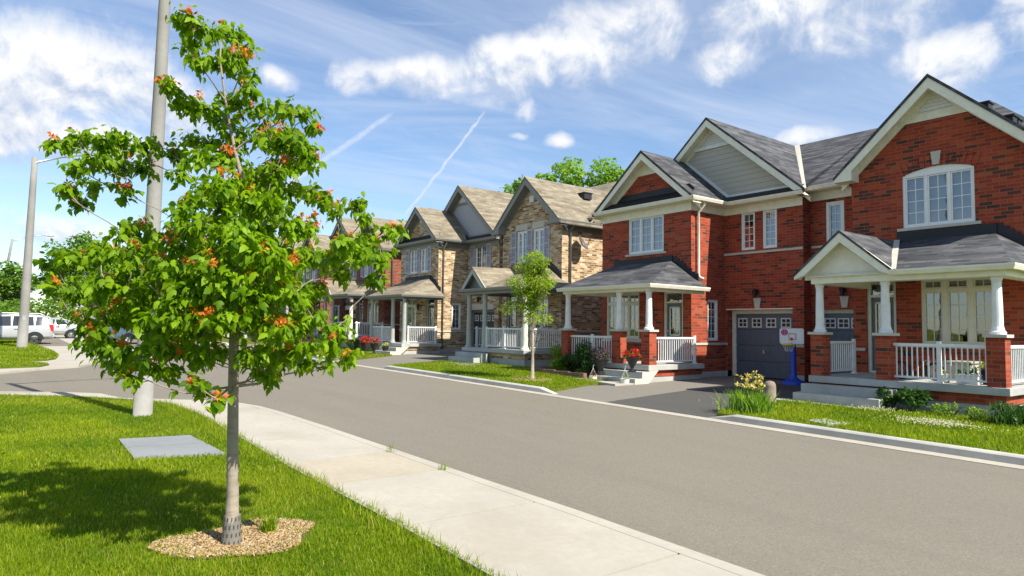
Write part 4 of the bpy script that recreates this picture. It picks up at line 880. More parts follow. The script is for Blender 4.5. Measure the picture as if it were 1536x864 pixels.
parts=[blades(NG,(-7.5,-1.5,-1.2,2.75),9500,.018,.060,.0055,.083,11,near_hole,lambda x,y:np.clip(1.35-dist(x,y)*.10,.3,1)),
       blades(NG,(-17.2,-7.5,-1.2,3.1),3300,.022,.058,.0095,.083,12,near_hole,lambda x,y:np.clip(1.5-dist(x,y)*.065,.4,1))]
# ragged taller fringe along the pavement edge
parts.append(blades(NG,(-17,-2.5,2.2,2.72),900,.05,.13,.006,.083,13,None,lambda x,y:(y>2.36)*1.0*(x>-14)))
merge('grass',parts,GRASS); g=bpy.data.objects['grass']; tag(g,'thick green grass of the near verge around the maple','grass',kind='stuff')
fp=[]
for i,P in enumerate(LF[:3]):
    xs_=[p[0] for p in P]; ys_=[p[1] for p in P]; fp.append(blades(P,(max(min(xs_),-38),min(max(xs_),1),min(ys_),min(max(ys_),15.3)),[900,700,350][i],.04,.085,[.013,.017,.025][i],.098,20+i))
CL=[(-60,.4),(-37.89,1.57),(-34.01,1.83),(-30.85,1.83),(-28.9,1.63),(-28.1,1.31),(-27.75,.8),(-27.7,-3),(-60,-3)]
fp.append(blades(CL,(-48,-27.6,-1.5,1.9),260,.05,.1,.03,.098,31)); fp.append(blades([(-26.9,-3),(-26.9,.3),(-27.01,.78),(-25.81,1.3),(-24.94,1.0),(-24.68,.06),(-24.2,-3)],(-27.2,-24.2,-1.5,1.4),400,.04,.08,.025,.098,32))
merge('grass',fp,GRASS); tag(bpy.data.objects['grass.001'],'mown grass of the lawns across the street','grass',kind='stuff')
# mulch
r=np.random.default_rng(5); n=9000; a=r.uniform(0,6.283,n); q=np.sqrt(r.random(n))*(1.0+.13*np.sin(a*3+1)+.08*np.sin(a*5)); x=MUL[0]+np.cos(a)*q*.38; y=MUL[1]+np.sin(a)*q*.55
def chips(x,y,zb,L,Wd,r,zj=.02):
    n=len(x); t=r.uniform(0,6.283,n); l=L*r.uniform(.4,1.3,n); wd=Wd*r.uniform(.5,1.3,n); z=-.012*x+zb+r.random(n)*zj; tl=r.normal(0,.35,n); tl2=r.normal(0,.3,n)
    ux,uy=np.cos(t)*l/2,np.sin(t)*l/2; vx,vy=-np.sin(t)*wd/2,np.cos(t)*wd/2
    V=np.stack([np.stack([x+sx*ux+sy*vx,y+sx*uy+sy*vy,z+sx*tl*l/2+sy*tl2*wd/2+up_],1) for up_ in (0,.005) for sx,sy in ((-1,-1),(1,-1),(1,1),(-1,1))],1).reshape(-1,3)
    i=np.arange(n)*8; F=np.concatenate([np.stack([i+k for k in f],1) for f in ((4,5,6,7),(0,1,5,4),(1,2,6,5),(2,3,7,6),(3,0,4,7))]); return V,F,np.tile(r.random(n),5)
b=MB(); b.poly([(MUL[0]+.37*math.cos(t*.2618)*(1+.06*math.sin(3*t)),MUL[1]+.53*math.sin(t*.2618),zg(-5.2)+.093) for t in range(24)]); struct(b.build('soil',SOIL))
V,F,v=chips(x,y,.094,.026,.008,r,.016); o=np_mesh('wood_chips',V,F,CHIP,var=v); tag(o,'ring of pale wood chip mulch around the foot of the maple','mulch',kind='stuff')
x=-14.95+.62*np.sqrt(r.random(900))*np.cos(a[:900]); y=12.1+.62*np.sqrt(r.random(900))*np.sin(a[:900]); V,F,v=chips(x,y,.112,.06,.025,r,.02); o=np_mesh('wood_chips',V,F,CHIP,var=v); tag(o,'round patch of wood chips under the young tree across the street','mulch',kind='stuff')
# clover flowers
def clover(cx,cy,rx,ry,n,seed,lab):
    r=np.random.default_rng(seed); x=cx+r.normal(0,rx/2,n); y=cy+r.normal(0,ry/2,n); k=(y>11.05); x,y=x[k],y[k]; n=len(x); s=r.uniform(.007,.014,n); z=-.012*x+.10+r.uniform(.06,.12,n)
    D=np.array([(1,0,0),(-1,0,0),(0,1,0),(0,-1,0),(0,0,1),(0,0,-1)],float); V=(np.stack([x,y,z],1)[:,None,:]+D[None]*s[:,None,None]).reshape(-1,3); i=np.arange(n)*6
    F=np.concatenate([np.stack([i+a,i+b,i+c],1) for a,b,c in ((0,2,4),(2,1,4),(1,3,4),(3,0,4),(0,2,5),(2,1,5),(1,3,5),(3,0,5))]); o=np_mesh('clover_flowers',V,F,WHITEFL,var=np.tile(r.random(n),8)); tag(o,lab,'clover flowers',kind='stuff')
clover(-4.85,12.85,.75,.38,480,1,'big patch of white clover flowers in the lawn before the nearest porch')
clover(-6.3,13.9,.6,.25,110,2,'small scatter of white clover beside the porch steps lawn')
clover(-8.1,12.0,.5,.6,110,3,'white clover along the driveway edge beside the irises')
clover(-20.3,13.3,1.0,.5,260,4,'white clover in the lawn before the buff house')
# utility covers
b=MB(); z=zg(-9.3); P=[(x,y,zg(x)+.115) for x,y in VP]
mid=lambda a,c,t:tuple(a[i]+(c[i]-a[i])*t for i in range(3))
vt=thing('utility_vault_cover','grey concrete utility cover of two slabs set in the verge grass behind the maple','utility cover',(-9.35,1.7,zg(-9.35)+.1))
b=MB(); L0,L1=mid(P[0],P[3],.475),mid(P[1],P[2],.455); b.slab([P[0],P[1],L1,L0],.05); b.build('cover_slab',VAULT,vt)
L0,L1=mid(P[0],P[3],.505),mid(P[1],P[2],.485); b=MB(); b.slab([L0,L1,P[2],P[3]],.05); b.build('cover_slab',VAULT,vt)
b=MB(); b.slab([(x,y,zg(x)+.125) for x,y in ((-6.42,11.45),(-6.3,11.95),(-5.77,11.75),(-5.9,11.25))],.05); tag(b.build('utility_cover',CONC),'small flat concrete cover in the lawn near the kerb','utility cover')

# ------------------------------------------------------------------ foliage
LEAF5=np.array([(0,0,0),(.22,.30,.0),(.5,.42,-.02),(.34,.62,-.05),(0,1.,-.12),(-.34,.62,-.05),(-.5,.42,-.02),(-.22,.30,.0),(0,.45,.07)],float)   # lobed, folded at the rib
LF5=[(0,1,8),(1,2,8),(2,3,8),(3,4,8),(4,5,8),(5,6,8),(6,7,8),(7,0,8)]
LEAFM=np.array([(0,0,0),(.20,.10,0),(.40,.38,-.05),(.24,.44,.0),(.26,.66,-.04),(0,1.10,-.22),(-.26,.66,-.04),(-.24,.44,.0),(-.40,.38,-.05),(-.20,.10,0),(0,.42,.08)],float)
LFM=[(i,(i+1)%10,10) for i in range(10)]
LEAFO=np.array([(0,0,0),(.26,.38,.02),(0,1,-.1),(-.26,.38,.02),(0,.4,-.05)],float); LFO=[(0,1,4),(1,2,4),(2,3,4),(3,0,4)]
LEAFQ=np.array([(0,0,0),(.4,.5,.04),(0,1.,-.05),(-.4,.5,.04)],float); LFQ=[(0,1,2),(0,2,3)]
def leaves(P,N,D,size,shape,faces,r,var):
    """P points, N face normals, D tip directions"""
    n=len(P); D=D/np.linalg.norm(D,axis=1)[:,None]; S=np.cross(D,N); S/=np.linalg.norm(S,axis=1)[:,None]+1e-9; N=np.cross(S,D)
    sz=size*np.clip(r.normal(1,.24,n),.45,1.6); V=(P[:,None,:]+(shape[None,:,0,None]*S[:,None,:]*r.uniform(.8,1.15,n)[:,None,None]+shape[None,:,1,None]*D[:,None,:]+shape[None,:,2,None]*N[:,None,:]*1.3)*sz[:,None,None]).reshape(-1,3)
    i=np.arange(n)*len(shape); F=np.concatenate([np.stack([i+a,i+b,i+c],1) for a,b,c in faces]); return V,F,np.tile(var,len(faces))
def cloud(C,rad,n,r,shell=.55):
    """n points in an ellipsoid, denser towards its skin"""
    d=r.normal(size=(n,3)); d/=np.linalg.norm(d,axis=1)[:,None]; q=r.random(n)**(1/3.)*(1-shell)+shell*r.random(n)**.35
    return C+d*q[:,None]*rad, d
def droopy(P,d,r,down=.8):
    n=len(P); N=np.stack([d[:,0]*.5,d[:,1]*.5,np.full(n,.9)],1)+r.normal(0,.45,(n,3)); D=np.stack([d[:,0],d[:,1],np.full(n,-down)],1)+r.normal(0,.5,(n,3)); return N,D
def limb(mb,a,b,r0,r1,r,sag=.1,seg=4,n=6):
    a=Vector(a); b=Vector(b); L=(b-a).length; P=[]
    for i in range(seg+1):
        t=i/seg; p=a.lerp(b,t); p.z+=sag*L*math.sin(t*math.pi*.5)*(1-t)*1.2*-1; 
        if 0<i<seg: p+=Vector(r.normal(0,.022*L,3))
        P.append(tuple(p))
    mb.tube(P,[r0+(r1-r0)*i/seg for i in range(seg+1)],n); return P
# --- the maple in front: clumps of foliage as (x, y, z, radius), measured from the tree
MC=[(-4.907,0.892,3.828,0.067),(-4.957,1.009,3.801,0.089),(-5.301,1.267,3.956,0.105),(-5.16,1.195,3.685,0.101),(-4.693,1.191,3.56,0.074),(-5.151,1.009,3.757,0.078),(-4.95,1.332,3.743,0.043),(-4.904,1.008,3.533,0.061),(-5.182,1.368,3.634,0.059),(-5.069,0.857,3.381,0.061),(-5.177,0.965,3.34,0.07),(-5.193,1.102,3.325,0.093),(-4.93,1.328,3.427,0.064),(-5.116,1.287,3.395,0.094),(-5.101,1.5,3.361,0.082),(-5.467,1.307,3.36,0.1),(-4.657,1.529,3.254,0.069),(-4.845,1.715,3.316,0.058),(-4.832,1.789,3.227,0.04),(-4.452,1.506,2.963,0.086),(-5.179,1.73,3.224,0.1),(-4.529,1.447,3.001,0.12),(-5.224,1.62,3.217,0.138),(-5.171,1.334,3.167,0.117),(-4.465,1.622,2.897,0.081),(-5.168,1.757,3.025,0.092),(-4.461,1.429,2.791,0.079),(-5.224,1.714,3.024,0.093),(-4.6,1.324,2.725,0.113),(-5.374,1.558,2.906,0.132),(-4.702,1.146,2.847,0.092),(-5.499,1.366,3.093,0.108),(-5.747,0.28,3.039,0.049),(-5.815,0.396,3.095,0.073),(-5.419,0.513,3.03,0.083),(-5.305,0.65,3.011,0.083),(-5.579,0.84,3.084,0.074),(-5.488,0.97,3.038,0.055),(-5.724,0.486,2.933,0.094),(-5.832,0.691,2.946,0.098),(-5.555,0.364,2.824,0.062),(-5.672,0.834,2.929,0.052),(-5.574,0.318,2.665,0.045),(-5.991,0.539,2.796,0.076),(-5.623,0.695,2.724,0.051),(-5.823,0.425,2.634,0.047),(-5.923,0.608,3.069,0.083),(-5.688,1.12,3.2,0.058),(-5.616,1.237,3.174,0.07),(-4.526,0.945,2.799,0.062),(-5.101,0.95,2.804,0.048),(-4.559,1.058,2.648,0.101),(-5.248,1.204,2.752,0.116),(-5.519,1.343,2.761,0.123),(-4.555,1.264,2.552,0.124),(-5.028,1.298,2.682,0.135),(-5.684,1.431,2.787,0.152),(-4.421,1.352,2.546,0.103),(-4.896,1.414,2.646,0.113),(-5.462,1.694,2.754,0.127),(-4.67,1.59,2.698,0.076),(-4.515,0.915,2.518,0.055),(-4.755,1.775,2.736,0.047),(-4.327,1.69,2.608,0.043),(-4.736,2.134,2.675,0.056),(-4.412,2.016,2.519,0.046),(-4.497,1.841,2.577,0.042),(-6.267,0.859,2.569,0.061),(-4.91,0.849,2.29,0.089),(-6.064,0.897,2.47,0.108),(-4.549,0.914,2.407,0.112),(-5.334,1.095,2.479,0.132),(-5.932,1.138,2.487,0.145),(-4.44,1.156,2.342,0.135),(-5.189,1.261,2.33,0.156),(-5.824,1.476,2.574,0.176),(-4.347,1.212,2.253,0.134),(-5.045,1.429,2.438,0.156),(-5.71,1.594,2.554,0.176),(-4.365,1.544,2.407,0.104),(-5.301,1.723,2.577,0.124),(-5.643,0.668,2.427,0.051),(-5.534,1.991,2.548,0.085),(-4.079,1.754,2.293,0.064),(-4.402,2.052,2.36,0.077),(-4.538,2.264,2.442,0.052),(-4.585,2.353,2.497,0.034),(-6.14,0.308,2.19,0.067),(-5.439,0.376,2.179,0.081),(-5.264,0.516,2.218,0.093),(-6.038,0.561,2.266,0.106),(-4.982,0.658,2.199,0.103),(-5.57,0.779,2.174,0.116),(-5.974,0.84,2.307,0.124),(-4.703,0.856,2.097,0.128),(-5.451,0.962,2.124,0.148),(-6.042,1.05,2.208,0.164),(-4.456,1.054,2.095,0.133),(-5.378,1.161,2.233,0.158),(-5.911,1.317,2.296,0.175),(-4.438,1.157,2.073,0.134),(-5.016,1.355,2.234,0.153),(-5.734,1.451,2.328,0.173),(-4.281,1.357,2.151,0.127),(-4.935,1.593,2.209,0.147),(-5.608,1.703,2.368,0.166),(-4.44,1.52,2.181,0.104),(-5.208,1.902,2.294,0.124),(-4.226,1.729,2.206,0.078),(-5.024,2.044,2.277,0.093),(-4.241,1.883,2.222,0.087),(-4.727,2.124,2.315,0.097),(-4.384,2.15,2.233,0.064),(-4.406,2.129,2.089,0.049),(-4.682,2.02,2.146,0.058),(-5.795,0.259,2.006,0.06),(-6.146,0.401,2.008,0.098),(-5.096,0.522,1.998,0.096),(-5.566,0.543,2.007,0.105),(-6.228,0.573,2.002,0.117),(-5.0,0.642,2.01,0.106),(-5.55,0.74,1.932,0.118),(-6.195,0.801,2.079,0.131),(-4.655,0.914,1.957,0.135),(-5.385,0.973,1.978,0.155),(-6.236,1.073,1.965,0.178),(-4.546,1.016,2.005,0.141),(-5.365,1.163,1.982,0.166),(-5.905,1.247,1.972,0.182),(-4.461,1.205,1.897,0.143),(-5.146,1.351,1.939,0.164),(-5.824,1.521,1.97,0.185),(-4.377,1.36,1.988,0.137),(-4.937,1.619,2.015,0.156),(-5.602,1.722,1.962,0.174),(-4.269,1.497,1.955,0.101),(-5.202,1.87,2.029,0.123),(-5.176,2.001,2.046,0.059),(-5.94,0.464,1.789,0.073),(-5.221,0.515,1.714,0.085),(-5.966,0.661,1.781,0.098),(-5.17,0.694,1.856,0.093),(-5.971,0.808,1.828,0.108),(-4.666,0.806,1.784,0.126),(-5.338,0.879,1.716,0.143),(-6.035,1.075,1.676,0.163),(-4.625,0.927,1.804,0.134),(-5.256,1.152,1.733,0.154),(-6.027,1.249,1.728,0.176),(-4.432,1.108,1.795,0.105),(-5.055,1.258,1.794,0.119),(-5.752,1.483,1.755,0.137),(-4.499,1.37,1.786,0.132),(-5.042,1.508,1.792,0.148),(-5.755,1.654,1.929,0.167),(-4.321,1.445,1.728,0.108),(-4.866,1.605,1.722,0.121),(-5.422,1.85,1.724,0.136),(-4.347,1.649,1.79,0.078),(-5.242,1.962,1.78,0.094),(-4.539,1.885,1.733,0.07),(-5.711,0.509,1.63,0.064),(-5.241,0.572,1.574,0.079),(-6.032,0.694,1.568,0.092),(-5.186,0.708,1.555,0.087),(-5.866,0.796,1.469,0.098),(-4.89,0.835,1.603,0.102),(-5.959,1.051,1.569,0.125),(-4.812,1.032,1.55,0.104),(-5.726,1.284,1.525,0.124),(-5.555,1.325,1.522,0.078),(-4.515,1.294,1.546,0.087),(-5.507,1.624,1.51,0.107),(-4.507,1.516,1.571,0.09),(-5.263,1.753,1.511,0.105),(-4.38,1.646,1.616,0.072),(-4.48,1.86,1.613,0.069),(-4.294,1.898,1.541,0.037),(-6.205,0.743,1.424,0.063),(-4.934,0.679,1.417,0.038),(-4.86,0.838,1.46,0.058),(-5.818,1.108,1.374,0.07),(-4.817,1.437,1.433,0.055),(-4.655,1.478,1.41,0.046),(-5.454,2.199,1.432,0.041),(-6.08,1.383,1.195,0.052),(-4.611,1.143,1.261,0.025),(-4.578,0.988,1.388,0.028),(-4.799,1.759,1.474,0.049)]
r=np.random.default_rng(21)
mp=thing('maple_tree','young maple in the foreground verge with lobed bright green leaves and red seed clusters','tree',(-5.18,1.41,zg(-5.18)+.085))
TR=[(-5.16,1.401,0.525),(-5.145,1.383,0.911),(-5.127,1.368,1.297),(-5.111,1.356,1.635),(-5.087,1.349,2.021),(-5.041,1.367,2.456),(-5.019,1.37,2.722),(-5.054,1.295,3.01),(-5.081,1.224,3.371),(-5.093,1.179,3.66),(-5.081,1.179,3.829)]
b=MB(); zb=zg(-5.18)
tp=[(-5.18,1.41,zb+.02)]+TR
tr_=[.056,.043,.040,.037,.034,.028,.023,.018,.012,.009,.006][:len(tp)]+[.005]*max(0,len(tp)-11)
b.tube(tp,tr_,14)
TP=[Vector(p) for p in tp]
def trunk_at(z):
    for p,q in zip(TP,TP[1:]):
        if p.z<=z<=q.z: t=(z-p.z)/(q.z-p.z); return p.lerp(q,t)
    return TP[-1] if z>TP[-1].z else TP[1]
nodes=[(p,.02) for p in TP[3:]]
MCs=sorted(MC,key=lambda c:math.hypot(c[0]-TP[0].x,c[1]-TP[0].y))
for c in MCs:
    p=Vector(c[:3]); hd=math.hypot(p.x-TP[0].x,p.y-TP[0].y); best=None
    cand=[]
    for q,rr in nodes:
        dd=(p-q); 
        if q.z>p.z-.02 and dd.length>.15: continue
        cand.append((dd.length+(0 if dd.z>.1*dd.length else .25),q,rr))
    tz=max(zb+1.25,p.z-.35-hd*.55); tq=trunk_at(tz); cand.append(((p-tq).length*1.12,tq,.016))
    best=min(cand,key=lambda t:t[0]); rr=min(best[2],.0045+.010*best[0]); P=limb(b,best[1],p,rr*.9,.0035,r,.10,4,6); nodes.append((p,max(.0045,rr*.55)))
    mp_=Vector(P[2]); nodes.append((mp_,rr*.75))
    for k in range(3):
        e=p+Vector(r.normal(0,c[3]*.55,3)); limb(b,P[3],e,.003,.0018,r,.05,2,4)
b.build('trunk',BARK,mp,smooth=True)
Ps=[];Ds=[]
for c in MC:
    C=np.array(c[:3]); R0=c[3]; k=int(36+ 6900*R0*R0); 
    # leaves sit in opposite pairs on little twigs
    tw=max(5,k//7); tc_,td=cloud(C,np.array([R0*1.05,R0*1.05,R0*.62]),tw,r,.35)
    for t,d in zip(tc_,td):
        m_=7; s=np.linspace(-.055,.055,m_)[:,None]; dirv=d+r.normal(0,.5,3); dirv/=np.linalg.norm(dirv)
        Ps.append(t+s*dirv+r.normal(0,.018,(m_,3))); Ds.append(np.tile(d*.6,(m_,1))+r.normal(0,.55,(m_,3)))
P=np.concatenate(Ps); d=np.concatenate(Ds); n=len(P); N,D=droopy(P,d,r,.95)
V,F,v=leaves(P,N,D,.056,LEAFM,LFM,r,np.clip(r.beta(2,2,n),0,.93)*np.where(r.random(n)<.995,1,0)); v=np.clip(v,0,1)
np_mesh('crown',V,F,MAPLE,mp,var=v); print('maple leaves',n)
# winged seed clusters
sm=None; pick=[c for c in MC]; r2_=np.random.default_rng(4); spots=[]
for i in range(98):
    c=pick[int(r2_.integers(len(pick)))]
    outer=math.hypot(c[0]-TP[0].x,c[1]-TP[0].y)
    if r2_.random()>.42+.45*outer+(.35 if c[2]>2.6 else 0)+(.3 if c[1]<.9 else 0): 
        c=pick[int(r2_.integers(len(pick)))]
    d=r2_.normal(size=3); d[2]=abs(d[2])*.8+.1; d/=np.linalg.norm(d); spots.append(Vector(c[:3])+Vector(d*np.array([1.1,1.1,.85])*c[3]*1.05))
seedmesh=[]
for q in range(4):
    n=22; PP=r2_.normal(0,.014,(n,3)); dd=r2_.normal(size=(n,3)); dd[:,2]+=.3; V,F,v=leaves(PP,r2_.normal(size=(n,3)),dd,.032,LEAFO,LFO,r2_,r2_.random(n)*.9)
    o=np_mesh('seed_cluster',V,F,SEED,var=v); seedmesh.append(o.data); bpy.data.objects.remove(o)
o0=Vector(ORG[mp.name])
for i,s in enumerate(spots):
    o=bpy.data.objects.new('seed_cluster',seedmesh[i%4]); COL.objects.link(o); o.parent=mp; o.location=s-o0; o.rotation_euler=r2_.uniform(0,6.28,3); o.scale=(r2_.uniform(.7,1.15),)*3
ex=[]
for i in range(150):
    c=pick[int(r2_.integers(len(pick)))]; d=r2_.normal(size=3); d[2]=abs(d[2])*.8+.1; d/=np.linalg.norm(d); C=np.array(c[:3])+d*np.array([1.1,1.1,.8])*c[3]; n=12; dd=r2_.normal(size=(n,3)); ex.append(leaves(C+r2_.normal(0,.013,(n,3)),r2_.normal(size=(n,3)),dd,.028,LEAFO,LFO,r2_,r2_.random(n)*.9))
se=merge('small_seed_clusters',ex,SEED,parent=mp); se['kind']='stuff'
b=MB(); z0=zb+.07; b.lathe((-5.18,1.41,z0),[(.078,0),(.072,.03),(.064,.12),(.060,.21),(.059,.235)],16); gp=b.build('trunk_guard',GUARD,mp)
b=MB()
for k in range(4):
    for q in range(14):
        a=q*6.283/14+.2*k; rr=.0735-.004*k; zz=z0+.035+k*.055; cx,cy=-5.18+rr*math.cos(a),1.41+rr*math.sin(a); t=(-math.sin(a),math.cos(a))
        b.add([(cx-t[0]*.004,cy-t[1]*.004,zz),(cx+t[0]*.004,cy+t[1]*.004,zz),(cx*1+t[0]*.004,cy+t[1]*.004,zz+.028),(cx-t[0]*.004,cy-t[1]*.004,zz+.028)],[(0,1,2,3)])
b.build('guard_slots',SLOT,gp)
# weeds near the mulch and in the pavement joints
def tuft(name,x,y,dz,n,h,wd,seed,lab,cat='weed',mat_=None,spread=.03,group=None):
    r=np.random.default_rng(seed); a=r.uniform(0,6.283,n); px=x+r.normal(0,spread,n); py=y+r.normal(0,spread,n); H_=h*r.uniform(.5,1,n); ln=H_*r.uniform(.15,.8,n); z=zg(x)+dz
    ca,sa=-np.sin(a)*wd/2,np.cos(a)*wd/2; lx,ly=np.cos(a)*ln,np.sin(a)*ln; rows=[]
    for t,wk in ((0,.8),(.35,1),(.7,.75),(1,.06)):
        bx=px+lx*t**1.8; by=py+ly*t**1.8; bz=z+H_*(t-.25*t**3*(ln/H_)); rows+= [np.stack([bx-ca*wk,by-sa*wk,bz],1),np.stack([bx+ca*wk,by+sa*wk,bz],1)]
    V=np.stack(rows,1).reshape(-1,3); i=np.arange(n)*8; F=np.concatenate([np.stack([i+2*k,i+2*k+1,i+2*k+3,i+2*k+2],1) for k in range(3)])
    o=np_mesh(name,V,F,mat_ or GRASS,org=(x,y,z),var=np.tile(r.random(n)*.8,3)); return tag(o,lab,cat,group)
tuft('grass_tuft',-5.30,1.72,.09,150,.16,.007,1,'tall dark tuft of grass right behind the maple trunk, at the back of the mulch')
tuft('grass_tuft',-4.78,1.85,.09,16,.15,.006,2,'few long grass blades in the mulch right of the maple trunk')
tuft('grass_tuft',-5.50,1.20,.09,14,.06,.008,3,'little weed on the mulch left of the maple trunk')
tuft('pavement_weed',-6.42,3.96,.10,26,.09,.005,5,'thin weed growing from the kerb joint of the pavement, nearer one')
tuft('pavement_weed',-7.62,3.93,.10,22,.14,.004,6,'taller straggly weed growing from the kerb joint, farther one')
# --- generic trees
def tree(name,label,base,hgt,crown,n,size,lm,seed,trunk_r=.12,shape=(LEAFQ,LFQ),bark=None,top=None,group=None,cat='tree',clump=.34,nb=26,lr=.28):
    r=np.random.default_rng(seed); t=thing(name,label,cat,base,group); B=Vector(base); b=MB(); topz=hgt*.86; P=[tuple(B+Vector((r.normal(0,.02*hgt*i/5),r.normal(0,.02*hgt*i/5),topz*i/5))) for i in range(6)]; P[0]=tuple(B)
    b.tube(P,[trunk_r*(1.15 if i==0 else 1-.17*i) for i in range(6)],9); Ps=[];dsv=[]
    for i in range(nb):
        e=crown[int(r.integers(len(crown)))]; d=r.normal(size=3); d/=np.linalg.norm(d); q=r.random()**.45
        c=B+Vector(e[:3])+Vector(d*q*np.array(e[3:6])*.9); f=min(.95,max(.25,(c.z-B.z)/hgt-.18)); k=min(4,int(f*5/.86*.86)); a=Vector(P[max(1,k)]); limb(b,a,c,trunk_r*lr,.005,r,-.05,3,5)
        rad=clump*(.7+.6*r.random()); m=int(n/nb); p,dd=cloud(np.array(c),np.array([rad,rad,rad*.75]),m,r,.3); Ps.append(p); dsv.append(dd)
    b.build('trunk',bark or BARKD,t,smooth=True); P_=np.concatenate(Ps); D_=np.concatenate(dsv); N,D=droopy(P_,D_,r,.3)
    V,F,v=leaves(P_,N,D,size,shape[0],shape[1],r,np.clip(r.random(len(P_))*.9,0,.92)); np_mesh('crown',V,F,lm,t,var=v); return t
yt=tree('young_tree','young tree with sparse yellow-green leaves on the lawn across the street, before the buff porch','x' and (-14.98,12.15,zg(-15)+.09),3.9,[(.0,0,2.05,.85,.85,.55),(0,0,2.6,.85,.85,.6),(0,0,3.2,.5,.5,.5)],8600,.07,YLEAF,3,.050,(LEAFO,LFO),BARK,clump=.25,nb=44,lr=.09)
tree('leafy_tree','big leafy tree rising behind the tan roof of the buff pair',(-43.0,39.5,.5),17.2,[(0,0,13.6,4.4,4.0,2.6),(2.2,2.6,13.2,2.6,2.6,1.8),(-2.6,-2.8,12.6,2.2,2.4,1.8)],9000,.34,BLEAF2,8,.35,clump=.95,nb=70)
tree('leafy_tree','tree top just showing over the ridge of the red house with tan roof',(-67,36,.8),13.2,[(0,0,10.6,4.5,3,2)],2600,.35,BLEAF2,9,.3,clump=.9,nb=26)
BG=[(-58,-3.2,5.4,2.2,1,'low broad tree at the left edge beyond the silver car'),(-66,.2,6.0,2.4,0,'dark tree between the lamp post and the left edge'),(-62,4.0,9.0,2.7,0,'tallest dark green tree right of the lamp post'),(-70,6.2,9.5,3.0,1,'mid green tree behind the maple, right of the tallest one'),
    (-78,9.5,9.5,3.2,0,'dense tree behind the left part of the maple crown'),(-86,14.0,9.0,3.0,1,'pale tree beyond the parked cars, seen through the maple'),(-84,-2,7.5,3.0,1,'second row tree far behind the silver car'),(-95,6,9.5,3.6,0,'far tree at the end of the street'),(-100,-6,8.5,3.5,0,'far tree beyond the left edge of the view'),(-92,18,8.0,3.0,0,'far tree in front of the distant brick house'),(-75,13.6,6.0,1.7,1,'small street tree beyond the green car')]
protos={}
for i,(x,y,hh_,rd,kind,lab) in enumerate(BG):
    tree('background_tree',lab,(x,y,zg(x)),hh_,[(0,0,hh_*.55,rd,rd,hh_*.32),(rd*.3,rd*.2,hh_*.72,rd*.6,rd*.6,hh_*.2),(-rd*.3,-.3,hh_*.4,rd*.8,rd*.8,hh_*.22)],2600,.30,(BLEAF,BLEAF2)[kind],40+i,.16,clump=.75,nb=34,group='trees beyond the crossing')
# hedge-like greenery low behind the cars
def bush(name,label,c,rad,n,size,lm,seed,shape=(LEAFO,LFO),cat='shrub',group=None,stems=6,down=.1,shell=.35,extra=None):
    r=np.random.default_rng(seed); z=zg(c[0])+c[2]; t=thing(name,label,cat,(c[0],c[1],z),group); b=MB()
    for i in range(stems):
        a=r.uniform(0,6.283); b.tube([(c[0]+.1*rad[0]*math.cos(a),c[1]+.1*rad[0]*math.sin(a),z-.02),(c[0]+.6*rad[0]*math.cos(a),c[1]+.6*rad[1]*math.sin(a),z+rad[2]*1.5)],[.012,.005],5)
    b.build('stems',BARKD,t); m=max(4,int(10*rad[0]/.4)); Ps=[];Ds=[]
    for i in range(m):
        C,d=cloud(np.array([c[0],c[1],z+rad[2]]),np.array([rad[0]*.75,rad[1]*.75,rad[2]*.8]),1,r,.5); p,dd=cloud(C[0],np.array([rad[0]*.38,rad[1]*.38,rad[2]*.4]),n//m,r,shell); Ps.append(p); Ds.append(dd)
    P=np.concatenate(Ps); P[:,2]=np.maximum(P[:,2],z+.02); N,D=droopy(P,np.concatenate(Ds),r,down); D[:,2]+=.3
    V,F,v=leaves(P,N,D,size,shape[0],shape[1],r,r.random(len(P))*.9); np_mesh('foliage',V,F,lm,t,var=v)
    if extra:
        fm,fn,fs=extra; P,dd=cloud(np.array([c[0],c[1],z+rad[2]]),np.array(rad)*1.0,fn,r,.95); P[:,2]=np.maximum(P[:,2],z+rad[2]*.7)
        Pq=np.repeat(P,7,0)+r.normal(0,fs*.35,(fn*7,3)); V,F,v=leaves(Pq,r.normal(size=(len(Pq),3)),r.normal(size=(len(Pq),3)),fs,LEAFO,LFO,r,r.random(len(Pq))*.9); np_mesh('flowers',V,F,fm,t,var=v)
    return t
for i,(x,y,rx,rz_,lab) in enumerate([(-56,-1,3,1.4,'dark hedge bush behind the silver car, left one'),(-60,2.6,3,1.5,'dark hedge bush behind the silver car, right one'),(-68,9,3,1.3,'low bush beyond the far parked cars')]):
    bush('hedge_bush',lab,(x,y,0),(rx*.8,rx,rz_),1700,.22,BLEAF,60+i,(LEAFQ,LFQ),group='hedge bushes beyond the crossing')
# bed left of the red porch
S1='shrubs in the bed beside the red porch'
bush('shrub','yellow-green feathery shrub at the left end of the brick-edged bed',(-17.05,14.95,.1),(.6,.5,.46),1900,.08,SLEAF,70,group=S1)
bush('hosta_plant','low broad-leaved plant between the feathery shrub and the dark bush',(-16.45,14.45,.1),(.42,.35,.26),420,.13,SLEAF,71,group=S1,cat='plant')
bush('rose_bush','dark green rose bush with a single pink bloom high before the rail',(-15.45,14.5,.1),(.45,.35,.56),1900,.07,DLEAF,72,group=S1,extra=(PINKF,3,.09))
bush('shrub','dark round bush in the middle of the brick-edged bed',(-15.95,14.65,.1),(.45,.4,.44),1600,.07,DLEAF,73,group=S1)
bush('shrub','dark leafy bush next to the porch steps with reddish tips',(-14.98,14.3,.1),(.38,.3,.52),1600,.065,DLEAF,74,group=S1)
bush('groundcover_plant','bright low yellow-green plant at the front of the bed',(-15.3,14.25,.1),(.32,.2,.13),500,.06,SLEAF,75,group=S1,cat='plant')
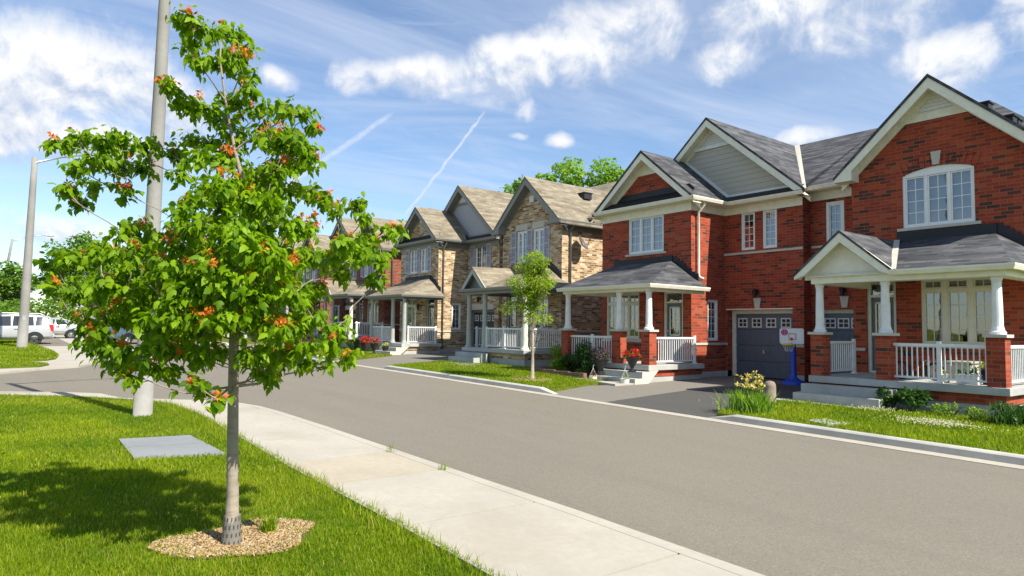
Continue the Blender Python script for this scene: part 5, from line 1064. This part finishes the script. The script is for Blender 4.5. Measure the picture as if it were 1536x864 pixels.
b=MB(); path=[(-18.1,14.75),(-17.3,14.25),(-16.6,14.02),(-15.6,13.98),(-14.95,13.93),(-14.65,13.9)]
n=0
for (xa,ya),(xb,yb) in zip(path,path[1:]):
    L=math.hypot(xb-xa,yb-ya); k=max(1,round(L/.24))
    for i in range(k):
        t0,t1=i/k+.012,(i+1)/k-.012; ux,uy=(xb-xa)/L,(yb-ya)/L; nx,ny=-uy*.06,ux*.06
        p=[(xa+(xb-xa)*t0-nx,ya+(yb-ya)*t0-ny),(xa+(xb-xa)*t1-nx,ya+(yb-ya)*t1-ny),(xa+(xb-xa)*t1+nx,ya+(yb-ya)*t1+ny),(xa+(xb-xa)*t0+nx,ya+(yb-ya)*t0+ny)]
        b.slab([(x,y,zg(x)+.24+.012*((n*7)%3)) for x,y in p],.2); n+=1
tag(b.build('garden_edging',mat('edging_brick',(.20,.11,.08),.9)),'low reddish brick edging of the planting bed by the red porch','garden edging')
struct(sheet('soil',[(-18.1,14.78),(-17.3,14.28),(-16.6,14.05),(-14.66,13.92),(-14.66,14.7),(-16.9,15.2),(-17.6,15.6)],.17,SOIL))
# nearest lawn: shrubs against the porch
S2='plants along the nearest porch'
bush('shrub','leafy green shrub beside the nearest porch steps',(-5.98,14.75,.1),(.40,.26,.24),1100,.075,DLEAF,80,group=S2)
bush('shrub','spreading green shrub below the porch rail, left of the white planters',(-6.45,14.80,.1),(.30,.25,.22),700,.07,DLEAF,81,group=S2)
bush('weedy_plant','small pale weeds at the middle of the porch front',(-5.25,14.5,.1),(.38,.2,.15),420,.05,SLEAF,82,group=S2,cat='plant')
bush('weedy_plant','low weeds between the pale weeds and the corner shrub',(-4.75,14.35,.1),(.3,.2,.13),350,.055,SLEAF,83,group=S2,cat='plant')
tuft('daylily',-4.22,14.35,.1,190,.46,.022,84,'long-leaved green plant at the porch corner on the right edge','plant',DLEAF,.13)
tuft('daylily',-3.62,14.5,.1,120,.42,.022,85,'long-leaved plant cut by the right edge of the picture','plant',DLEAF,.13)
bush('shrub','dark shrub behind the long-leaved plant at the right porch corner',(-4.28,14.7,.1),(.35,.25,.20),800,.07,DLEAF,86,group=S2)
# iris clump
ir=thing('iris_clump','clump of pale yellow irises at the driveway corner of the nearest lawn','flower clump',(-7.72,11.75,zg(-7.72)+.1)); il=tuft('leaves',-7.72,11.75,.1,620,.50,.020,90,'','',IRISL,.18)
del il['label']; del il['category']; il.parent=ir; il.location=(0,0,0)
b=MB(); r=np.random.default_rng(91); heads=[]
for i in range(44):
    x=-7.74+r.normal(0,.17); y=11.8+r.normal(0,.12); h=r.uniform(.42,.70) if i else .76; z=zg(x)+.1; b.tube([(x,y,z),(x+r.normal(0,.03),y,z+h)],[.006,.004],5); heads.append((x,y,z+h))
def child(o,par): o.parent=par; o.location=(0,0,0); return o
m_=b.build('flower_stem',IRISL,ir)
for i in range(44):
    Pq=np.repeat(np.array([heads[i]]),8,0)+r.normal(0,.015,(8,3)); V,F,v=leaves(Pq,r.normal(size=(8,3)),r.normal(size=(8,3))+np.array([0,0,.2]),.052,LEAFO,LFO,r,r.random(8)*.9); np_mesh('iris_bloom',V,F,YELF,ir,var=v)

# ------------------------------------------------------------------ street lamps
POLEM=conc('spun_concrete_pole',(.29,.28,.26),.3)
def lamp(label,base,top,r0,r1,arm=None,armlen=2.,lift=.5,collar=True):
    t=thing('street_lamp',label,'street lamp',base,'concrete street lamps'); b=MB(); P=[Vector(base).lerp(Vector(top),i/6) for i in range(7)]
    b.tube([tuple(p) for p in P],[r0+(r1-r0)*i/6 for i in range(7)],20); b.build('pole',POLEM,t,smooth=True)
    T=Vector(top)
    if collar: c=P[0].lerp(P[-1],.16); b=MB(); b.box(c.x+r0*.8,c.x+r0*.93,c.y-.06,c.y+.06,c.z-.12,c.z+.12); b.build('access_panel',STEEL,t)
    if arm is not None:
        d=Vector((math.cos(arm),math.sin(arm),0)); b=MB(); A=T+Vector((0,0,-.25)); Q=[A,A+d*armlen*.35+Vector((0,0,lift*.55)),A+d*armlen*.7+Vector((0,0,lift*.9)),A+d*armlen+Vector((0,0,lift))]
        b.tube([tuple(q) for q in Q],[.045,.038,.033,.03],8); b.build('arm',STEEL,t,smooth=True)
        e=Q[-1]; s=Vector((-d.y,d.x,0)); b=MB(); N=10
        for k,(l,wd,h) in enumerate([(0,.05,.05),(.18,.11,.07),(.45,.14,.08),(.68,.09,.05),(.74,.03,.02)]):
            c=e+d*l; 
            for q in range(N): a=6.283*q/N; b.v.append(tuple(c+s*math.cos(a)*wd+Vector((0,0,math.sin(a)*h))))
        for k in range(4):
            for q in range(N): b.f.append([k*N+q,k*N+(q+1)%N,(k+1)*N+(q+1)%N,(k+1)*N+q]); b.m.append(0)
        b.f+= [list(range(N)),list(range(4*N,5*N))]; b.m+=[0,0]
        b.build('lamp_head',STEEL,t,smooth=True)
    return t
lamp('thick concrete lamp pole right behind the maple, running out of the top of the picture',(-12.50,1.93,zg(-12.5)+.06),(-11.86,1.885,9.2),.145,.068,arm=R(95),armlen=2.2,lift=.5)
lamp('pale concrete street lamp on the far corner lawn beside the silver car',(-37.3,.83,zg(-37.3)+.06),(-37.0,.90,9.15),.205,.115,arm=R(62),armlen=3.1,lift=.55)
lamp('smaller distant street lamp with its long arm, left of the nearer concrete lamp',(-84,-.4,1.0),(-84,.6,10.0),.17,.10,arm=R(85),armlen=2.7,lift=.8)
b=MB(); x,y=-60,4.75; b.tube([(x,y,zg(x)),(x,y,zg(x)+2.6)],.045,8); t=thing('sign_post','thin metal post behind the silver car','sign post',(x,y,zg(x))); b.build('post',STEEL,t); b=MB(); b.box(x-.02,x+.02,y-.25,y+.25,zg(x)+2.15,zg(x)+2.6); b.build('sign_plate',STEEL,t)
# ------------------------------------------------------------------ vehicles
LIGHTR=mat('red_lamp_lens',(.45,.015,.012),.25); LIGHTW=mat('clear_lamp_lens',(.7,.7,.7),.2); TINT=mat('tinted_glass',(.02,.025,.03),.06,0,1.0)
def carpaint(n,c): return mat(n,c,.28,.35,.6)
def car(label,loc,rz,paint,L=4.4,W=1.82,Hh=1.68,kind='suv',sc_=1.,group='parked cars',windows=TINT):
    """length along local X, nose at +X"""
    t=thing('parked_car',label,'car',(0,0,0),group)
    if kind=='suv':   # x, zbottom, zbelt, zroof, halfw, roof halfw
        S=[(-2.2,.48,.92,.98,.74,.62),(-2.16,.36,1.02,1.40,.84,.60),(-2.0,.34,1.06,1.58,.88,.64),(-1.4,.32,1.05,1.655,.91,.68),(-.5,.30,1.02,1.68,.91,.69),(.35,.30,1.00,1.62,.91,.68),(.78,.30,.99,1.40,.91,.66),(1.12,.31,.98,1.02,.90,.72),(1.7,.32,.93,.95,.87,.74),(2.08,.34,.82,.85,.80,.66),(2.2,.44,.66,.70,.70,.58)]
    else:
        S=[(-2.25,.45,.80,.84,.70,.62),(-2.2,.34,.90,.93,.80,.66),(-1.75,.30,.95,.99,.84,.68),(-1.25,.28,.95,1.28,.86,.58),(-.8,.26,.94,1.40,.87,.58),(.1,.26,.92,1.42,.87,.59),(.5,.26,.91,1.30,.87,.58),(1.05,.27,.89,.93,.86,.66),(1.7,.29,.80,.84,.82,.66),(2.1,.32,.68,.71,.76,.6),(2.22,.42,.58,.6,.66,.5)]
    k=L/4.4; S=[(x*k,a,b_,c*Hh/1.68 if kind=='suv' else c,d*W/1.82,e*W/1.82) for x,a,b_,c,d,e in S]
    b=MB(); 
    for x,zb_,zm,zr,hw,rw in S:
        ring=[(x,-hw*.86,zb_),(x,-hw,zb_+.14),(x,-hw*1.0,(zb_+zm)/2),(x,-hw*.97,zm),(x,-rw,zr-.05),(x,-rw*.82,zr),(x,0,zr+.015)]
        ring+= [(x,-p[1],p[2]) for p in reversed(ring[:-1])]; b.v+=ring
    n=13
    for i in range(len(S)-1):
        for q in range(n): b.f.append([i*n+q,i*n+(q+1)%n,(i+1)*n+(q+1)%n,(i+1)*n+q]); b.m.append(0)
    b.f+=[list(range(n)),list(range((len(S)-1)*n,len(S)*n))]; b.m+=[0,0]
    body=b.build('body',paint,t,smooth=False,bevel=.02); body.data.polygons.foreach_set('use_smooth',[True]*len(body.data.polygons))
    # side glass lies on the body between belt and roof
    def at(x):
        for a,c in zip(S,S[1:]):
            if a[0]<=x<=c[0]: f=(x-a[0])/(c[0]-a[0]); return [a[j]+(c[j]-a[j])*f for j in range(6)]
        return list(S[-1])
    spans=[(-1.95,-1.38),(-1.30,-.38),(-.30,.62)] if kind=='suv' else [(-1.15,-.40),(-.32,.55)]
    for sgn in (-1,1):
        for xa,xb in spans:
            xa*=k; xb*=k; b=MB(); m=8; lo=[];hi=[]
            for i in range(m+1):
                x=xa+(xb-xa)*i/m; _,_,zm,zr,hw,rw=at(x); z0=zm+.03; z1=max(z0+.02,zr-.10); f0=(z0-zm)/(zr-.05-zm) if zr-.05>zm else 0; f1=min(1,(z1-zm)/(zr-.05-zm)) if zr-.05>zm+.05 else f0
                y0=hw*.97+(rw-hw*.97)*f0; y1=hw*.97+(rw-hw*.97)*f1; lo.append((x,sgn*(y0+.014),z0)); hi.append((x,sgn*(y1+.014),z1))
            nn=len(lo); b.add(lo+hi,[(i,i+1,nn+i+1,nn+i) for i in range(nn-1)]); b.build('side_window',windows,t)
        for wx in (-1.36*k,1.36*k):
            R0=.345 if kind=='suv' else .31; w=thing('wheel','','',(wx,sgn*W*.44,R0)); w.parent=t; 
            for kk in ('label','category'): del w[kk]
            b=MB(); N=24; y0,y1=sgn*(W*.44-.10),sgn*(W*.44+.085); pr=[(R0*.6,y0),(R0,y0),(R0*1.0,y1-sgn*.03),(R0*.93,y1),(R0*.62,y1)]
            for rr,yy in pr:
                for q in range(N): a=6.283*q/N; b.v.append((wx+rr*math.cos(a),yy,R0+rr*math.sin(a)))
            for i in range(4):
                for q in range(N): b.f.append([i*N+q,i*N+(q+1)%N,(i+1)*N+(q+1)%N,(i+1)*N+q]); b.m.append(0)
            b.build('tyre',RUBBER,w,smooth=False)
            b=MB(); b.v=[]; 
            for rr,yy in ((R0*.62,y1-sgn*.015),(R0*.5,y1-sgn*.05),(R0*.12,y1-sgn*.03),(.001,y1-sgn*.02)):
                for q in range(N): a=6.283*q/N; k2=1 if (q%5)<3 or rr<.1 else .98; b.v.append((wx+rr*k2*math.cos(a),yy-(sgn*.03 if (q%5)>2 and rr<R0*.55 and rr>.1 else 0),R0+rr*math.sin(a)))
            for i in range(3):
                for q in range(N): b.f.append([i*N+q,i*N+(q+1)%N,(i+1)*N+(q+1)%N,(i+1)*N+q]); b.m.append(0)
            b.build('rim',CHROME if kind!='suv' else mat('dark_alloy',(.05,.05,.055),.6,.3),w)
            b=MB(); N=12; rr=R0*1.22; vs=[]
            for q in range(N+1):
                a=math.pi*q/N; vs+= [(wx+rr*math.cos(a),sgn*(W*.5+.004),R0*.92+rr*math.sin(a)),(wx+R0*.6*math.cos(a),sgn*(W*.5+.004),R0*.92+R0*.6*math.sin(a))]
            b.add(vs,[(2*q,2*q+1,2*q+3,2*q+2) for q in range(N)]); b.build('wheel_arch',BLACK,t)
        b=MB(); x=S[1][0]+.02; zt=S[1][2]; b.box(x-.06,x+.16,sgn*(W*.44)-.06,sgn*(W*.44)+.055,zt-.26,zt+.13); b.build('tail_light',LIGHTR,t,bevel=.02)
        b=MB(); x=S[-2][0]; b.box(x-.12,x+.06,sgn*(W*.36)-.16,sgn*(W*.36)+.10,.62,.76); b.build('headlight',LIGHTW,t,bevel=.02)
        for hx in ((-.55,.35) if kind=='suv' else (-.5,.4)):
            b=MB(); b.box(hx*k-.09,hx*k+.09,sgn*(W*.5)-.005,sgn*(W*.5)+.025,.86,.90); b.build('door_handle',STEEL if kind=='suv' else paint,t)
        b=MB(); b.box(-1.0*k,1.0*k,sgn*(W*.5)-.02,sgn*(W*.5)+.012,.50,.56); b.build('side_moulding',mat('moulding_grey',(.30,.30,.31),.5),t)
        if kind=='suv':
            b=MB(); yr=sgn*.60; b.tube([(-1.75*k,yr,Hh-.06),(-1.6*k,yr,Hh+.03),(.1*k,yr,Hh+.04),(.3*k,yr,Hh-.04)],.018,6); b.build('roof_rail',STEEL,t)
    b=MB(); a=S[1]; c=S[2]; f=.12
    if kind=='suv': b.add([(S[0][0]-.00,-.60,1.02),(S[0][0]-.0,.60,1.02),(S[1][0]-.02,.52,1.42),(S[1][0]-.02,-.52,1.42)],[(0,1,2,3)])
    else: b.add([(S[2][0]-.0,-.60,1.01),(S[2][0],.60,1.01),(S[3][0]-.03,.5,1.27),(S[3][0]-.03,-.5,1.27)],[(0,1,2,3)])
    b.build('rear_window',windows,t)
    b=MB(); i=6; p,q=S[i],S[i+1]; b.add([(q[0]-.02,-.66,q[3]+.03),(q[0]-.02,.66,q[3]+.03),(p[0]+.03,.58,p[3]+.01),(p[0]+.03,-.58,p[3]+.01)],[(0,1,2,3)]); b.build('windscreen',windows,t)
    b=MB(); b.box(S[0][0]-.04,S[0][0]+.06,-W*.42,W*.42,.42,.60); b.box(S[-1][0]-.06,S[-1][0]+.04,-W*.38,W*.38,.38,.54); b.build('bumper',paint,t,bevel=.02)
    t.location=loc; t.rotation_euler=(0,0,rz); t.scale=(sc_,)*3
    return t
SILV=carpaint('silver_paint',(.42,.425,.42)); GREEN=carpaint('green_paint',(.02,.22,.09)); BLUEG=carpaint('blue_grey_paint',(.10,.14,.19)); REDP=carpaint('maroon_paint',(.20,.03,.035)); WHT=carpaint('white_car_paint',(.7,.7,.7)); DKB=carpaint('dark_blue_paint',(.02,.03,.07))
car('silver sport utility car with roof rails, parked at the left edge by the lamp post',(-42.7,.15,zg(-42.7)+.02),R(-90),SILV,sc_=.94)
car('silver hatchback parked right behind the silver sport utility car, only its rear showing',(-52.5,2.5,zg(-52)+.02),R(-90),SILV,L=4.0,Hh=1.5,kind='sedan',sc_=.95)
car('bright green car behind the blue-grey car, seen through the maple leaves',(-55.0,8.0,zg(-55)+.02),R(80),GREEN,kind='sedan',sc_=.97)
car('blue-grey sedan at the crossing, half covered by the lower left maple leaves',(-44.5,6.6,zg(-44)+.02),R(115),BLUEG,kind='sedan',sc_=.96)
car('maroon sport utility car far down the street',(-76,10.5,.95),R(100),REDP,sc_=1.); car('white van-like car far down the street',(-80,13.4,.98),R(100),WHT,sc_=1.1); car('dark blue car farthest down the street',(-84,16.5,1.),R(100),DKB,sc_=1.)
# ------------------------------------------------------------------ toy basketball hoop
hx,hy=-10.52,18.15; hz=zg(hx)+.125
t=thing('toy_basketball_hoop','blue toddler basketball stand with white backboard beside the nearest porch steps','basketball hoop',(hx,hy,hz))
BLUE=painted('blue_plastic',(.010,.055,.42),.4,.04); YEL=painted('yellow_plastic',(.70,.48,.03),.4,.04); REDM=painted('red_marking',(.52,.03,.05),.5,.03); PINK=painted('magenta_ball_print',(.50,.02,.14),.5,.1)
b=MB(); b.lathe((hx,hy,hz),[(.30,0),(.30,.05),(.26,.09),(.16,.13),(.09,.19),(.075,.28),(.072,.7),(.066,1.05),(.064,1.18)],24); b.build('stand',BLUE,t,smooth=True)
ang=R(17); cx_,sx_=math.cos(ang),math.sin(ang)
def bfr(u,d,z): nx,ny=sx_,-cx_; return (hx+.02+cx_*u+nx*d,hy+sx_*u+ny*d,z)
bz0,bz1=hz+1.02,hz+1.42
b=MB(); N=5; pts=[]; W2,rc=.29,.05
for (cu,cz,a0) in ((W2-rc,bz1-rc,0),(-W2+rc,bz1-rc,90),(-W2+rc,bz0+rc,180),(W2-rc,bz0+rc,270)):
    for i in range(N+1): a=R(a0+90*i/N); pts.append((cu+rc*math.cos(a),cz+rc*math.sin(a)))
b.slab([bfr(u-.03,.10,z) for u,z in pts],.035,d=tuple(Vector(bfr(0,0,0))-Vector(bfr(0,1,0)))); bb=b.build('backboard',WHITE,t)
b=MB(); 
for (u0,u1,z0_,z1_) in ((-.10,.08,.17,.185),(-.10,.08,.315,.33),(-.10,-.085,.17,.33),(.065,.08,.17,.33)): b.fbox(bfr,u0,u1,.101,.106,bz0+z0_-.06,bz0+z1_-.06)
b.build('square_marking',REDM,bb)
b=MB(); n=22; c=(-.20,bz0+.30); b.poly([bfr(c[0]+.085*math.cos(6.283*i/n),.104,c[1]+.085*math.sin(6.283*i/n)) for i in range(n)]); bp=b.build('ball_print',PINK,bb)
b=MB()
for k in (-1,0,1):
    P=[bfr(c[0]+.05*k*math.cos(s*1.4)+.0,.1075,c[1]+.075*math.sin(s*1.4)) for s in (-1,-.5,0,.5,1)]; b.tube(P,.003,4)
b.build('ball_seams',WHITE,bp)
b=MB(); rc_=Vector(bfr(-.06,.27,bz0-.01)); N=20; vs=[]
for i in range(N):
    a=6.283*i/N
    for q in range(6): e=6.283*q/6; vs.append((rc_.x+(.155+.02*math.cos(e))*math.cos(a),rc_.y+(.155+.02*math.cos(e))*math.sin(a),rc_.z+.025*math.sin(e)))
b.add(vs,[(i*6+q,i*6+(q+1)%6,((i+1)%N)*6+(q+1)%6,((i+1)%N)*6+q) for i in range(N) for q in range(6)]); b.fbox(bfr,-.10,-.02,.10,.14,bz0-.04,bz0+.02); b.build('rim',YEL,t,smooth=True)
b=MB()
for i in range(12):
    for s in (-1,1):
        a=6.283*i/12; a2=a+s*.26; b.tube([(rc_.x+.15*math.cos(a),rc_.y+.15*math.sin(a),rc_.z),(rc_.x+.11*math.cos(a2),rc_.y+.11*math.sin(a2),rc_.z-.08),(rc_.x+.075*math.cos(a),rc_.y+.075*math.sin(a),rc_.z-.17)],.004,4,cap=False)
b.build('net',WHITE,t)
b=MB(); b.fbox(bfr,-.055,.0,.106,.13,bz0+.10,bz0+.17); b.build('red_knob',REDM,t,bevel=.01)
t.scale=(1.13,)*3
# stone bollard near the irises
bx_,by_=-8.35,13.45; z=zg(bx_)+.10; b=MB(); b.lathe((bx_,by_,z),[(.13,0),(.13,.34),(.125,.40),(.10,.45),(.05,.475),(.01,.48)],16); tag(b.build('bollard',mat('weathered_stone',(.20,.16,.12),.9,build=barkf((.22,.175,.13),(.13,.10,.08))),smooth=True,org=(bx_,by_,z)),'short round-topped brown stone bollard behind the irises','bollard')
# ------------------------------------------------------------------ pots and porch things
POTD=painted('dark_urn',(.020,.020,.022),.5); POTW=painted('white_pot',(.70,.70,.68),.45)
def urn(lab,x,y,z,h,rr,pm,fm,n,seed,foot=True,fs=.045,leafc=DLEAF,spread=1.25,up_=.7,name=None,grp=None):
    r=np.random.default_rng(seed); t=thing(name or ('flower_urn' if foot else 'flower_pot'),lab,'hanging basket' if name else 'flower pot',(x,y,z),grp); b=MB()
    prof=[(rr*.55,0),(rr*.55,.03),(rr*.22,.06),(rr*.2,h*.25),(rr*.5,h*.5),(rr*.85,h*.85),(rr,h*.97),(rr*1.05,h),(rr*.9,h),(rr*.85,h*.93)] if foot else [(rr*.7,0),(rr,h*.95),(rr*1.06,h),(rr*.95,h),(rr*.9,h*.9)]
    b.lathe((x,y,z),prof,18); b.build('pot',pm,t,smooth=False)
    C=np.array([x,y,z+h+rr*up_*.4]); P,d=cloud(C,np.array([rr*spread,rr*spread,rr*up_]),int(n*.5),r,.3); P[:,2]=np.maximum(P[:,2],z+h*.8); N,D=droopy(P,d,r,.2); V,F,v=leaves(P,N,D,.065,LEAFO,LFO,r,r.random(len(P))*.9); np_mesh('leaves',V,F,leafc,t,var=v)
    P,d=cloud(C+np.array([0,0,rr*.15]),np.array([rr*spread,rr*spread,rr*up_]),max(6,n//9),r,.9); P[:,2]=np.maximum(P[:,2],z+h*1.0); P=np.repeat(P,9,0)+r.normal(0,fs*.4,(len(P)*9,3)); V,F,v=leaves(P,r.normal(size=P.shape),r.normal(size=P.shape),fs,LEAFO,LFO,r,r.random(len(P))*.9); np_mesh('flowers',V,F,fm,t,var=v); return t
def hanger(t,x,y,z,rr,h):
    b=MB()
    for k in range(3): a=2.09*k+.4; b.tube([(x+rr*math.cos(a),y+rr*math.sin(a),z),(x,y,z+h)],.0032,5)
    b.tube([(x,y,z+h),(x+.0,y,z+h+.05),(x+.02,y,z+h+.08),(x+.035,y,z+h+.06)],.006,5); b.build('hanger',WHITE,t)
urn('dark urn of bright red geraniums on the red porch steps',-13.02,14.15,.57,.42,.20,POTD,REDF,420,101,fs=.055,up_=.75)
u=urn('tall dark urn with purple flowers beside the brick pier of the red porch',-14.42,14.3,.40,.45,.23,POTD,PURF,620,102,spread=1.25,up_=1.3)
u=urn('small white hanging pot on the left end of the red porch steps',-14.35,13.93,.18,.20,.12,POTW,REDF,70,103,foot=False,fs=.03,spread=.9); hanger(u,-14.35,13.93,.38,.11,.24)
u=urn('white hanging pot with dry plant on the lowest red porch step, before the red geraniums',-12.98,13.82,.18,.22,.13,POTW,mat('dry_bloom',(.30,.20,.10),.9),60,104,foot=False,fs=.03,spread=.8,leafc=SLEAF); hanger(u,-12.98,13.82,.40,.12,.27)
urn('left one of the two dark urns with red flowers by the buff house steps',-29.6,13.75,.47,.50,.22,POTD,REDF,300,105,fs=.06,up_=.9)
urn('right one of the two dark urns with red flowers by the buff house steps',-28.75,13.85,.47,.50,.22,POTD,REDF,300,106,fs=.06,up_=.9)
urn('low pot of yellow flowers beside the right red-flowered urn',-28.2,14.15,.62,.22,.16,POTD,YELF,200,107,foot=False,leafc=SLEAF)
b=bush('shrub','upright dark green shrub before the white rail left of the urns',(-34.6,14.6,.1),(.42,.42,.65),1400,.09,DLEAF,110)
bush('rose_bush','mixed flowering bush between the shrub and the red-flowered urns',(-32.6,14.5,.1),(.7,.4,.3),1300,.07,DLEAF,111,extra=(PINKF,6,.09))
for i,(x,lab) in enumerate(((-35.6,'left purple hanging basket under the third porch roof'),(-34.7,'right purple hanging basket under the third porch roof'))):
    z=2.55+.4; t=urn(lab,x,15.2,z-.1,.18,.2,POTD,PURF,160,112+i,foot=False,spread=1.4,name='hanging_basket',grp='purple hanging baskets'); hanger(t,x,15.2,z+.08,.2,.35)
# nearest porch: planters, bicycle, cardboard
def planter(lab,x0,x1,y0,y1,z,h,pm,lm,n,seed):
    t=thing('planter',lab,'planter',((x0+x1)/2,(y0+y1)/2,z)); b=MB(); i=.02; b.box(x0,x1,y0,y1,z,z+h); b.box(x0-i,x1+i,y0-i,y1+i,z+h-.03,z+h+.001); b.build('box',pm,t,bevel=.01)
    r=np.random.default_rng(seed); P,d=cloud(np.array([(x0+x1)/2,(y0+y1)/2,z+h+.06]),np.array([(x1-x0)*.55,(y1-y0)*.6,.16]),n,r,.3); P[:,2]=np.maximum(P[:,2],z+h); N,D=droopy(P,d,r,-.2); V,F,v=leaves(P,N,D,.09,LEAFO,LFO,r,r.random(n)*.9); np_mesh('leaves',V,F,lm,t,var=v)
planter('white trough of green plants behind the porch rail',-5.48,-5.10,15.55,15.75,.75,.20,POTW,DLEAF,90,120); 
urn('white bucket planted with green leaves, left of the white trough on the porch',-5.72,15.62,.75,.17,.12,POTW,YELF,50,121,foot=False,leafc=SLEAF,fs=.02)
urn('dark blue pot with yellow-green leaves next to the corner pier of the porch',-4.98,15.85,.75,.30,.17,painted('navy_pot',(.012,.016,.045),.4),YELF,110,122,foot=False,leafc=SLEAF,fs=.03,spread=1.0,up_=.9)
t=thing('storage_box','pale beige box standing against the porch wall below the window','box',(-6.0,16.9,.75)); b=MB(); b.box(-6.42,-5.55,16.55,17.1,.75,1.12); b.build('body',painted('beige_plastic',(.45,.42,.33),.6),t,bevel=.02); b=MB(); b.box(-6.45,-5.52,16.52,17.12,1.12,1.17); b.build('lid',painted('beige_lid',(.40,.37,.29),.6),t,bevel=.015)
# bicycle
bk=thing('child_bicycle',"child's red bicycle with black tyres standing behind the porch rail",'bicycle',(-6.3,15.95,.75)); bxx,byy,bzz=-6.35,15.95,.75; rd=Vector((.92,.12,0)).normalized(); rw=.20
def bp_(l,z): return (bxx+rd.x*l,byy+rd.y*l,bzz+z)
for l,nm in ((-.33,'wheel'),(.33,'wheel')):
    b=MB(); N=22; vs=[]
    for i in range(N):
        a=6.283*i/N
        for q in range(6): e=6.283*q/6; rr=rw-.025+.028*math.cos(e); p=Vector(bp_(l+rr*math.cos(a),rw+rr*math.sin(a)))+Vector((-rd.y,rd.x,0))*.028*math.sin(e); vs.append(tuple(p))
    b.add(vs,[(i*6+q,i*6+(q+1)%6,((i+1)%N)*6+(q+1)%6,((i+1)%N)*6+q) for i in range(N) for q in range(6)]); wh=b.build(nm,RUBBER,bk,smooth=True)
    b=MB()
    for i in range(8): a=math.pi*i/8; b.tube([bp_(l+.17*math.cos(a),rw+.17*math.sin(a)),bp_(l-.17*math.cos(a),rw-.17*math.sin(a))],.003,4)
    b.build('spokes',STEEL,wh)
REDB=painted('red_bike_paint',(.40,.02,.02),.35,.03); b=MB()
for A,B_ in (((-.33,.2),(-.05,.22)),((-.05,.22),(-.14,.52)),((-.14,.50),(.24,.52)),((-.05,.22),(.24,.46)),((-.33,.2),(-.14,.46)),((.22,.56),(.33,.2))): b.tube([bp_(*A),bp_(*B_)],.016,8)
b.build('frame',REDB,bk,smooth=True)
b=MB(); s=Vector((-rd.y,rd.x,0)); top=Vector(bp_(.20,.66)); b.tube([bp_(.22,.54),tuple(top)],.014,6); b.tube([tuple(top-s*.2+rd*-.05),tuple(top-s*.08),tuple(top+s*.08),tuple(top+s*.2-rd*.05)],.012,6); b.build('handlebar',BLACK,bk)
b=MB(); p=Vector(bp_(-.16,.56)); b.tube([tuple(p+rd*-.1),tuple(p),tuple(p+rd*.12)],[.06,.05,.02],8); b.tube([bp_(-.14,.5),bp_(-.16,.56)],.012,6); b.build('saddle',BLACK,bk)
for par in [o for o in bpy.data.objects if o.name.startswith('semi_detached_house')]: par['group']='semi-detached houses along the street'
